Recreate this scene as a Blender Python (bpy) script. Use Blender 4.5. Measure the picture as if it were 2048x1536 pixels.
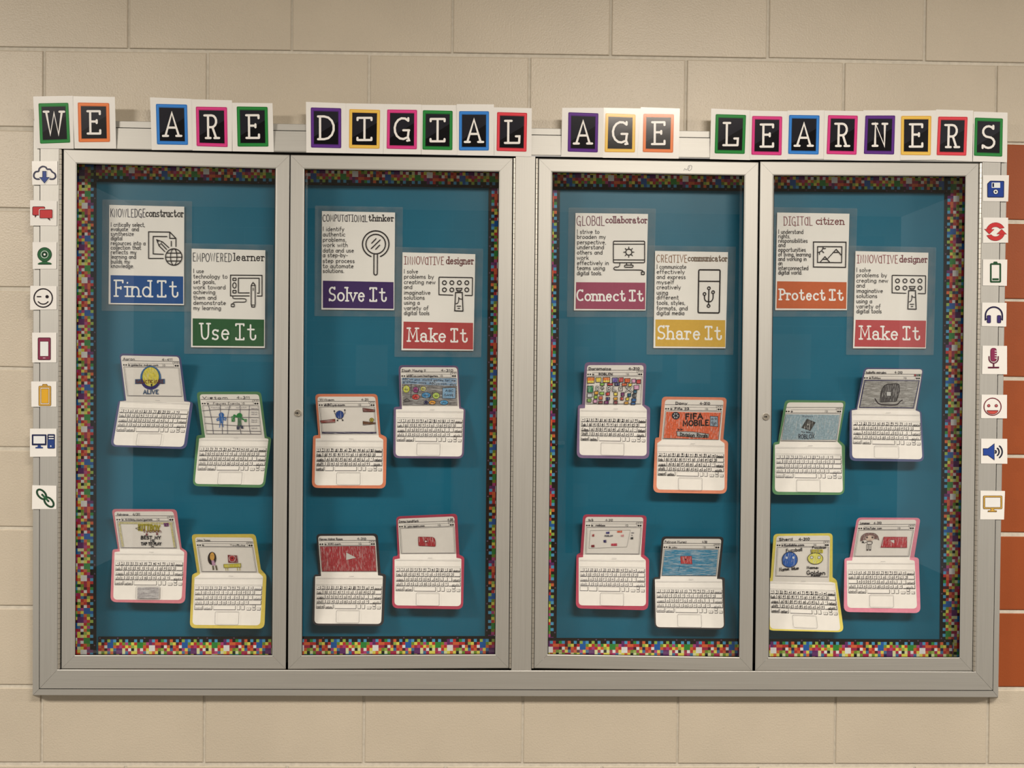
import bpy, math, random
from math import sin, cos, tan, pi, radians, hypot
C = bpy.context.scene.collection
for o in list(bpy.data.objects): bpy.data.objects.remove(o)

# ---------------------------------------------------------------- camera, world, light, exposure
FPX = 1538.0
D = 1.967                                   # camera distance from the block wall, metres
YAW, PIT, ROL = -0.01928, -0.01030, -0.01014
def rotm(y, p, r):
    cy, sy, cp, sp, cr, sr = cos(y), sin(y), cos(p), sin(p), cos(r), sin(r)
    A = [[cy, -sy, 0], [sy, cy, 0], [0, 0, 1]]
    B = [[1, 0, 0], [0, cp, -sp], [0, sp, cp]]
    G = [[cr, 0, sr], [0, 1, 0], [-sr, 0, cr]]
    mul = lambda X, Y: [[sum(X[i][k]*Y[k][j] for k in range(3)) for j in range(3)] for i in range(3)]
    return mul(mul(A, B), G)
RM = rotm(YAW, PIT, ROL)
from mathutils import Matrix, Vector
cam = bpy.data.objects.new('camera', bpy.data.cameras.new('camera')); C.objects.link(cam)
cam.data.sensor_width = 36; cam.data.lens = FPX/2048*36; cam.data.clip_start = .05; cam.data.clip_end = 60
m3 = Matrix(RM) @ Matrix(((1, 0, 0), (0, 0, -1), (0, 1, 0)))
cam.matrix_world = Matrix.Translation((0, -D, 0)) @ m3.to_4x4()
bpy.context.scene.camera = cam
w = bpy.data.worlds.new('world'); bpy.context.scene.world = w; w.use_nodes = True
w.node_tree.nodes['Background'].inputs[0].default_value = (1.0, .93, .84, 1)
w.node_tree.nodes['Background'].inputs[1].default_value = 0.50
def area(name, loc, sx, sy, power, col=(1.0, .885, .75)):
    l = bpy.data.lights.new(name, 'AREA'); l.shape = 'RECTANGLE'; l.size = sx; l.size_y = sy; l.energy = power; l.color = col
    o = bpy.data.objects.new(name, l); C.objects.link(o); o.location = loc; o['kind'] = 'structure'; return o
CEIL, FLOOR, OPP = 1.46, -1.56, -4.9
LIGHTS = [(0.85, 120), (-2.85, 124), (4.5, 122)]
for k, (lx, pw) in enumerate(LIGHTS):
    area('ceiling_light_panel', (lx, -2.50, CEIL-.012), 1.20, .60, pw)
vs = bpy.context.scene.view_settings
vs.view_transform = 'Standard'; vs.look = 'None'; vs.gamma = 1; vs.use_curve_mapping = False; vs.exposure = 0.0

# ---------------------------------------------------------------- pixel -> wall coordinates
def ray(px, py):
    v = ((px-1024)/FPX, 1.0, -(py-768)/FPX)
    return [sum(RM[i][k]*v[k] for k in range(3)) for i in range(3)]
def P(px, py, Y):
    r = ray(px, py); t = (Y+D)/r[1]
    return (r[0]*t, Y, r[2]*t)
YF, YD, YB = -.036, -.0375, .040            # frame face, door face, back board
def lin(c):
    c /= 255.0
    return c/12.92 if c <= .04045 else ((c+.055)/1.055)**2.4
ILL = (.79, .69, .56)                      # how a white sheet reads in the photo (linear); used to turn read-off colours into base colours
def alb(c, k=.84):
    return tuple(max(.004, min(.92, lin(v)/i*k)) for v, i in zip(c, ILL))

# ---------------------------------------------------------------- materials
def mat(name):
    m = bpy.data.materials.new(name); m.use_nodes = True
    nt = m.node_tree; return m, nt, nt.nodes['Principled BSDF']
def nd(nt, t, **kw):
    n = nt.nodes.new(t)
    for k, v in kw.items():
        if hasattr(n, k): setattr(n, k, v)
        else: n.inputs[k.replace('_', ' ')].default_value = v
    return n
def noise_col(nt, b, col, amt=.06, scale=40, sc3=(1, 1, 1), detail=3, rough=None):
    tc = nd(nt, 'ShaderNodeTexCoord'); mp = nd(nt, 'ShaderNodeMapping'); mp.inputs['Scale'].default_value = sc3
    nz = nd(nt, 'ShaderNodeTexNoise'); nz.inputs['Scale'].default_value = scale; nz.inputs['Detail'].default_value = detail
    nt.links.new(tc.outputs['Object'], mp.inputs[0]); nt.links.new(mp.outputs[0], nz.inputs['Vector'])
    mr = nd(nt, 'ShaderNodeMapRange'); mr.inputs[3].default_value = 1-amt; mr.inputs[4].default_value = 1+amt
    mr.inputs[1].default_value = .3; mr.inputs[2].default_value = .7
    nt.links.new(nz.outputs[0], mr.inputs[0])
    vm = nd(nt, 'ShaderNodeVectorMath', operation='SCALE')
    if col is None:
        at = nd(nt, 'ShaderNodeAttribute', attribute_name='Col'); nt.links.new(at.outputs['Color'], vm.inputs[0])
    else: vm.inputs[0].default_value = col
    nt.links.new(mr.outputs[0], vm.inputs['Scale']); nt.links.new(vm.outputs[0], b.inputs['Base Color'])
    return nz, mp, vm
def bump(nt, b, src, strength, dist):
    bp = nd(nt, 'ShaderNodeBump'); bp.inputs['Strength'].default_value = strength; bp.inputs['Distance'].default_value = dist
    nt.links.new(src, bp.inputs['Height']); nt.links.new(bp.outputs[0], b.inputs['Normal']); return bp
def plain(name, col, rough=.6, metal=0, amt=.05, scale=40, spec=.4, sc3=(1, 1, 1), bmp=None):
    m, nt, b = mat(name); nz, _, _ = noise_col(nt, b, col, amt, scale, sc3)
    b.inputs['Roughness'].default_value = rough; b.inputs['Metallic'].default_value = metal; b.inputs['Specular IOR Level'].default_value = spec
    if bmp: bump(nt, b, nz.outputs[0], *bmp)
    return m
M = {}
M['ink'] = plain('printed_ink', None, .65, amt=.03, scale=120, spec=.25)
M['gloss'] = plain('laminated_print', None, .14, amt=.02, scale=30, spec=.35)
M['stock'] = plain('construction_paper', None, .85, amt=.05, scale=90, spec=.15, bmp=(.15, .0005))
M['paper'] = plain('white_paper', (.84, .83, .82), .8, amt=.02, scale=60, spec=.2, bmp=(.10, .001))
M['sheet'] = plain('laminated_paper', (.86, .87, .87), .2, amt=.015, scale=20, spec=.35)
M['teal'] = plain('teal_paper', (.004, .130, .228), .42, amt=.05, scale=5, spec=.35, bmp=(.25, .004))
M['strip'] = plain('border_print', None, .4, amt=.03, scale=60, spec=.3)
# crayon: the attribute colour broken up by pencil streaks that let the paper through
def crayon(name, sc3, thr=.42):
    m, nt, b = mat(name)
    nz, mp, vm = noise_col(nt, b, None, .18, 260, (1, 1, 1), 2)
    n2 = nd(nt, 'ShaderNodeTexNoise'); n2.inputs['Scale'].default_value = 1; n2.inputs['Detail'].default_value = 3; n2.inputs['Distortion'].default_value = .6
    m2 = nd(nt, 'ShaderNodeMapping'); m2.inputs['Scale'].default_value = sc3; m2.inputs['Rotation'].default_value = (0, .25, 0)
    tc = nd(nt, 'ShaderNodeTexCoord'); nt.links.new(tc.outputs['Object'], m2.inputs[0]); nt.links.new(m2.outputs[0], n2.inputs['Vector'])
    mr = nd(nt, 'ShaderNodeMapRange'); mr.inputs[1].default_value = thr; mr.inputs[2].default_value = thr+.22; mr.inputs[3].default_value = 0; mr.inputs[4].default_value = .55
    nt.links.new(n2.outputs[0], mr.inputs[0])
    mx = nd(nt, 'ShaderNodeMix', data_type='RGBA'); nt.links.new(mr.outputs[0], mx.inputs[0])
    nt.links.new(vm.outputs[0], mx.inputs[6]); mx.inputs[7].default_value = (*alb((215, 205, 190)), 1)
    nt.links.new(mx.outputs[2], b.inputs['Base Color']); b.inputs['Roughness'].default_value = .75; b.inputs['Specular IOR Level'].default_value = .2
    return m
M['crayon'] = crayon('coloured_pencil_down', (420, 60, 60), .5)
M['crayon_across'] = crayon('coloured_pencil_across', (45, 60, 420), .45)
# brushed anodised aluminium
def alu(name, col, rough, sc3):
    m, nt, b = mat(name)
    nz, mp, vm = noise_col(nt, b, col, .05, 1, sc3, 4)
    b.inputs['Metallic'].default_value = .72
    mr = nd(nt, 'ShaderNodeMapRange'); mr.inputs[3].default_value = rough-.05; mr.inputs[4].default_value = rough+.06
    nt.links.new(nz.outputs[0], mr.inputs[0]); nt.links.new(mr.outputs[0], b.inputs['Roughness'])
    bump(nt, b, nz.outputs[0], .12, .0006); return m
AC = (.52, .525, .51)
M['alu_v'] = alu('brushed_aluminium_upright', AC, .53, (900, 900, 6))
M['alu_h'] = alu('brushed_aluminium_rail', AC, .53, (6, 900, 900))
M['alu_in'] = plain('case_liner_metal', (.16, .16, .15), .5, .4)
M['steel'] = plain('nickel', (.70, .67, .60), .3, .9, amt=.02)
M['hinge'] = plain('hinge_metal', (.60, .58, .53), .38, .8, amt=.05, scale=300)
M['dark'] = plain('dark_slot', (.012, .011, .010), .6)
M['rubber'] = plain('black_gasket', (.02, .019, .018), .5)
def block_mat(name, col, spec, rough, bs=.5):
    m, nt, b = mat(name)
    tc = nd(nt, 'ShaderNodeTexCoord')
    n1 = nd(nt, 'ShaderNodeTexNoise'); n1.inputs['Scale'].default_value = 4; n1.inputs['Detail'].default_value = 4
    n2 = nd(nt, 'ShaderNodeTexNoise'); n2.inputs['Scale'].default_value = 230; n2.inputs['Detail'].default_value = 3
    vo = nd(nt, 'ShaderNodeTexVoronoi'); vo.inputs['Scale'].default_value = 190
    for n in (n1, n2, vo): nt.links.new(tc.outputs['Object'], n.inputs['Vector'])
    mr = nd(nt, 'ShaderNodeMapRange'); mr.inputs[1].default_value = .3; mr.inputs[2].default_value = .7; mr.inputs[3].default_value = .95; mr.inputs[4].default_value = 1.04
    nt.links.new(n1.outputs[0], mr.inputs[0])
    pit = nd(nt, 'ShaderNodeMapRange'); pit.inputs[1].default_value = .05; pit.inputs[2].default_value = .16; pit.inputs[3].default_value = .80; pit.inputs[4].default_value = 1
    nt.links.new(vo.outputs['Distance'], pit.inputs[0])
    mu = nd(nt, 'ShaderNodeMath', operation='MULTIPLY'); nt.links.new(mr.outputs[0], mu.inputs[0]); nt.links.new(pit.outputs[0], mu.inputs[1])
    vm = nd(nt, 'ShaderNodeVectorMath', operation='SCALE'); vm.inputs[0].default_value = col
    nt.links.new(mu.outputs[0], vm.inputs['Scale']); nt.links.new(vm.outputs[0], b.inputs['Base Color'])
    ad = nd(nt, 'ShaderNodeMath', operation='ADD'); nt.links.new(n2.outputs[0], ad.inputs[0]); nt.links.new(pit.outputs[0], ad.inputs[1])
    bump(nt, b, ad.outputs[0], bs, .0016)
    b.inputs['Roughness'].default_value = rough; b.inputs['Specular IOR Level'].default_value = spec
    return m
M['block'] = block_mat('cream_painted_block', (.565, .512, .422), .75, .42)
M['red'] = block_mat('rust_painted_block', (.315, .072, .018), .35, .45, .15)
M['mortar'] = plain('painted_mortar', alb((200, 184, 158)), .7, amt=.08, scale=90, bmp=(.4, .003))
def glass(name, ior, tint, haze):
    m = bpy.data.materials.new(name); m.use_nodes = True; nt = m.node_tree; nt.nodes.clear()
    out = nd(nt, 'ShaderNodeOutputMaterial'); tr = nd(nt, 'ShaderNodeBsdfTransparent'); tr.inputs[0].default_value = (*tint, 1)
    gl = nd(nt, 'ShaderNodeBsdfGlossy'); gl.inputs['Roughness'].default_value = 0.0 if haze == 0 else .12
    ge = nd(nt, 'ShaderNodeNewGeometry'); dt = nd(nt, 'ShaderNodeVectorMath', operation='DOT_PRODUCT'); nt.links.new(ge.outputs['Normal'], dt.inputs[0]); nt.links.new(ge.outputs['Incoming'], dt.inputs[1])
    ab = nd(nt, 'ShaderNodeMath', operation='ABSOLUTE'); nt.links.new(dt.outputs['Value'], ab.inputs[0])
    om = nd(nt, 'ShaderNodeMath', operation='SUBTRACT'); om.inputs[0].default_value = 1; nt.links.new(ab.outputs[0], om.inputs[1])
    pw = nd(nt, 'ShaderNodeMath', operation='POWER'); pw.inputs[1].default_value = 5; nt.links.new(om.outputs[0], pw.inputs[0])
    fr = nd(nt, 'ShaderNodeMapRange'); fr.inputs[3].default_value = 2*((ior-1)/(ior+1))**2; fr.inputs[4].default_value = 1; nt.links.new(pw.outputs[0], fr.inputs[0])
    mx = nd(nt, 'ShaderNodeMixShader'); nt.links.new(fr.outputs[0], mx.inputs[0]); nt.links.new(tr.outputs[0], mx.inputs[1]); nt.links.new(gl.outputs[0], mx.inputs[2])
    last = mx
    if haze:
        df = nd(nt, 'ShaderNodeBsdfDiffuse'); df.inputs[0].default_value = (.75, .74, .72, 1)
        m2 = nd(nt, 'ShaderNodeMixShader'); m2.inputs[0].default_value = haze
        tc = nd(nt, 'ShaderNodeTexCoord'); nz = nd(nt, 'ShaderNodeTexNoise'); nz.inputs['Scale'].default_value = 14; nz.inputs['Detail'].default_value = 4; nz.inputs['Distortion'].default_value = 1.5
        nt.links.new(tc.outputs['Object'], nz.inputs['Vector'])
        mr = nd(nt, 'ShaderNodeMapRange'); mr.inputs[1].default_value = .35; mr.inputs[2].default_value = .75; mr.inputs[3].default_value = haze*.7; mr.inputs[4].default_value = haze*1.7
        nt.links.new(nz.outputs[0], mr.inputs[0]); nt.links.new(mr.outputs[0], m2.inputs[0])
        nt.links.new(mx.outputs[0], m2.inputs[1]); nt.links.new(df.outputs[0], m2.inputs[2]); last = m2
    nt.links.new(last.outputs[0], out.inputs[0]); return m
M['glass'] = glass('door_glass', 1.5, (.985, .995, .99), 0)
M['pouch'] = glass('laminating_pouch', 1.45, (.98, .98, .98), .07)

# ---------------------------------------------------------------- mesh building
class MB:
    def __init__(s): s.v = []; s.f = []; s.c = []
    def add(s, vs, fs, col=None):
        o = len(s.v); s.v += vs
        for f in fs: s.f.append([i+o for i in f]); s.c.append(col)
    def build(s, name, m, parent=None, org=None, smooth=False):
        if org is None: org = tuple(parent.location) if parent is not None and parent.parent is None else (0, 0, 0)
        if parent is not None:
            org = WORG[parent.name]
        me = bpy.data.meshes.new(name)
        me.from_pydata([(a-org[0], b-org[1], c-org[2]) for a, b, c in s.v], [], s.f)
        if any(c is not None for c in s.c):
            at = me.color_attributes.new('Col', 'FLOAT_COLOR', 'CORNER'); buf = []
            for f, c in zip(s.f, s.c): buf += [*(c or (.8, .8, .8)), 1.0]*len(f)
            at.data.foreach_set('color', buf)
        me.materials.append(M[m] if isinstance(m, str) else m)
        if smooth: me.shade_smooth()
        o = bpy.data.objects.new(name, me); C.objects.link(o)
        if parent is not None: o.parent = parent
        else: o.location = org
        WORG[o.name] = org
        return o
WORG = {}
def thing(name, loc, label, cat, group=None, kind=None):
    o = bpy.data.objects.new(name, None); C.objects.link(o); o.location = loc; o.empty_display_size = .02
    WORG[o.name] = tuple(loc); tag(o, label, cat, group, kind); return o
def tag(o, label=None, cat=None, group=None, kind=None):
    if label: o['label'] = label
    if cat: o['category'] = cat
    if group: o['group'] = group
    if kind: o['kind'] = kind
    return o
def box(mb, x0, x1, y0, y1, z0, z1, col=None):
    v = [(x, y, z) for x in (x0, x1) for y in (y0, y1) for z in (z0, z1)]
    mb.add(v, [(0, 1, 3, 2), (4, 6, 7, 5), (0, 4, 5, 1), (2, 3, 7, 6), (0, 2, 6, 4), (1, 5, 7, 3)], col)

# ---------------------------------------------------------------- 2D drawing on a surface
class Map:
    """crop coordinates (as read off an enlarged view) -> one plane in the room, or two planes that meet at a fold"""
    def __init__(s, ox, oy, sc, Y=None, lean=None, fold=None):
        s.ox, s.oy, s.sc, s.fold = ox, oy, sc, fold
        if fold:                                   # fold = ((x,yL),(x,yR), Y at fold, Y at outer edges, top y, bottom y)
            (xa, ya), (xb, yb), Yf, Ye, yt, ybt = fold
            p, q = s.raw(xa, ya, Yf), s.raw(xb, yb, Yf); xm = (xa+xb)/2
            s.pl = [s.plane(p, q, s.raw(xm, yt, Ye)), s.plane(p, q, s.raw(xm, ybt, Ye))]
        elif lean:                                 # lean = (y bottom, y top, extra depth at the top)
            y0, y1, dy = lean; s.pl = [s.plane(s.raw(0, y0, Y), s.raw(2000, y0, Y), s.raw(1000, y1, Y+dy))]*2
        else: s.pl = [((0, -1, 0), -Y)]*2
    def raw(s, x, y, Y): return Vector(P(*s.px(x, y), Y))
    def plane(s, a, b, c):
        n = (b-a).cross(c-a).normalized()
        if n.y > 0: n = -n
        return (tuple(n), n.dot(a))
    def px(s, x, y): return s.ox+x/s.sc, s.oy+y/s.sc
    def v(s, x, y):
        (xa, ya), (xb, yb) = s.fold[:2]; return y-(ya+(yb-ya)*(x-xa)/(xb-xa))
    def at(s, x, y, lay):
        r = ray(*s.px(x, y)); n, c = s.pl[0] if (not s.fold or s.v(x, y) < 0) else s.pl[1]
        t = (c+lay+D*n[1])/(n[0]*r[0]+n[1]*r[1]+n[2]*r[2])
        return (r[0]*t, r[1]*t-D, r[2]*t)
class Draw:
    def __init__(s, mp, inc=.00004): s.mp = mp; s.m = {}; s.lay = .0006; s.inc = inc; s.k = 0
    def mb(s, key): return s.m.setdefault(key, MB())
    def step(s):
        s.lay += s.inc+(.00005 if s.k else 0); s.k = 0
    def fill(s, pts, col, key='ink', raw=False):
        s.step(); c = col if raw else alb(col)
        s.mb(key).add([s.mp.at(x, y, s.lay) for x, y in pts], [list(range(len(pts)))], c)
    def stroke(s, pts, col, wd, key='ink', closed=False, cap=True, step=True):
        if step: s.step(); lay = s.lay
        else: s.k += 1; lay = s.lay+(s.k % 7)*.000007
        c = alb(col); n = len(pts); h = wd/2
        if n < 2: return
        pts2 = [pts[0]]
        for p in pts[1:]:
            if hypot(p[0]-pts2[-1][0], p[1]-pts2[-1][1]) > .3: pts2.append(p)
        if len(pts2) > 6 and hypot(pts2[0][0]-pts2[-1][0], pts2[0][1]-pts2[-1][1]) < .4: closed = True
        if closed and len(pts2) > 2 and hypot(pts2[0][0]-pts2[-1][0], pts2[0][1]-pts2[-1][1]) < .45: pts2.pop()
        pts = pts2; n = len(pts)
        if n < 2: pts = [pts[0], (pts[0][0]+.6, pts[0][1])]; n = 2
        L = []; R = []
        for i in range(n):
            a = pts[i-1] if (i > 0 or closed) else None; b = pts[i]; d = pts[(i+1) % n] if (i < n-1 or closed) else None
            def nrm(p, q):
                dx, dy = q[0]-p[0], q[1]-p[1]; l = hypot(dx, dy) or 1; return -dy/l, dx/l
            if a is None: nx, ny = nrm(b, d); k = 1
            elif d is None: nx, ny = nrm(a, b); k = 1
            else:
                n1, n2 = nrm(a, b), nrm(b, d); nx, ny = n1[0]+n2[0], n1[1]+n2[1]; l = hypot(nx, ny)
                if l < .2: nx, ny = n1; k = 1
                else: nx, ny = nx/l, ny/l; k = min(1.9, 1/max(.3, nx*n1[0]+ny*n1[1]))
            L.append((b[0]+nx*h*k, b[1]+ny*h*k)); R.append((b[0]-nx*h*k, b[1]-ny*h*k))
        V = [s.mp.at(x, y, lay) for x, y in L]+[s.mp.at(x, y, lay) for x, y in R]
        F = [(i, (i+1) % n, n+(i+1) % n, n+i) for i in range(n if closed else n-1)]
        if cap and not closed:
            for e, q, sg in ((0, 1, 1), (n-1, n-2, 1)):
                ex, ey = pts[e]; a0 = math.atan2(ey-pts[q][1], ex-pts[q][0]); o = len(V)
                for t in (-90, -45, 0, 45, 90):
                    a = a0+radians(t); V.append(s.mp.at(ex+cos(a)*h, ey+sin(a)*h, lay))
                F.append(tuple(range(o, o+5)))
        s.mb(key).add(V, F, c)
    def rect(s, x0, y0, x1, y1, col, key='ink'): s.fill([(x0, y0), (x1, y0), (x1, y1), (x0, y1)], col, key)
    def box(s, x0, y0, x1, y1, col, wd, key='ink', r=0):
        s.stroke(rrect(x0, y0, x1, y1, r) if r else [(x0, y0), (x1, y0), (x1, y1), (x0, y1)], col, wd, key, True)
    def circ(s, cx, cy, r, col, key='ink', ry=None): s.fill(ell(cx, cy, r, ry or r), col, key)
    def ring(s, cx, cy, r, col, wd, key='ink', ry=None): s.stroke(ell(cx, cy, r, ry or r), col, wd, key, True)
    def text(s, t, x0, x1, base, cap, col, wd, st='sans', slope=0.0, jit=0, key='ink', up=None):
        """fit the string into x0..x1, capital height base-cap"""
        H = base-cap; s.step(); adv = 0; items = []
        for ch in t:
            g, wdt = glyph(ch, st); items.append((g, adv)); adv += wdt+(.20 if st == 'slab' else .17)
        adv = max(.1, adv-.18); sx = (x1-x0)/adv
        for (g, a), low in zip(items, [c_.islower() for c_ in t]):
            jy = random.uniform(-jit, jit)*H; jr = random.uniform(-jit, jit)
            for pl in g:
                pts = []
                for (u, v) in pl:
                    x = x0+(a+u)*sx+v*H*jr*.5; y = base-v*H+jy
                    pts.append((x, y+(x-x0)*slope))
                s.stroke(pts, col, wd, key, cap=(wd > 6), step=False)
    def flush(s, names, parent):
        for k, nm in names.items():
            if k in s.m: s.m.pop(k).build(nm, {'crayon2': 'crayon_across'}.get(k, k.split('#')[0]), parent)
def ell(cx, cy, rx, ry, a0=0, a1=360, n=None):
    n = n or max(10, int(abs(a1-a0)/15)); full = abs(a1-a0) >= 360
    return [(cx+rx*cos(radians(a0+(a1-a0)*i/n)), cy-ry*sin(radians(a0+(a1-a0)*i/n))) for i in range(n if full else n+1)]
def rpoly(pts, rad):
    out = []; n = len(pts)
    for i, p in enumerate(pts):
        r = rad[i] if isinstance(rad, (list, tuple)) else rad
        a, b = pts[i-1], pts[(i+1) % n]
        la, lb = hypot(a[0]-p[0], a[1]-p[1]), hypot(b[0]-p[0], b[1]-p[1])
        if r <= 0: out.append(p); continue
        ra, rb = min(r, la*.48), min(r, lb*.48)
        A = (p[0]+(a[0]-p[0])/la*ra, p[1]+(a[1]-p[1])/la*ra); B = (p[0]+(b[0]-p[0])/lb*rb, p[1]+(b[1]-p[1])/lb*rb)
        for k in range(6):
            t = k/5; out.append(((1-t)**2*A[0]+2*t*(1-t)*p[0]+t*t*B[0], (1-t)**2*A[1]+2*t*(1-t)*p[1]+t*t*B[1]))
    return out
def rrect(x0, y0, x1, y1, r): return rpoly([(x0, y0), (x1, y0), (x1, y1), (x0, y1)], r)
def clip(poly, f):
    out = []
    for i, p in enumerate(poly):
        q = poly[(i+1) % len(poly)]; a, b = f(*p), f(*q)
        if a >= 0: out.append(p)
        if (a >= 0) != (b >= 0):
            t = a/(a-b); out.append((p[0]+(q[0]-p[0])*t, p[1]+(q[1]-p[1])*t))
    return out
def slab(mb, mp, poly, lay, th, col=None):
    if len(poly) < 3: return
    n = len(poly); V = [mp.at(x, y, lay) for x, y in poly]+[mp.at(x, y, lay-th) for x, y in poly]
    mb.add(V, [list(range(n)), list(range(2*n-1, n-1, -1))]+[(i, i+n, (i+1) % n+n, (i+1) % n) for i in range(n)], col)

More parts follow.
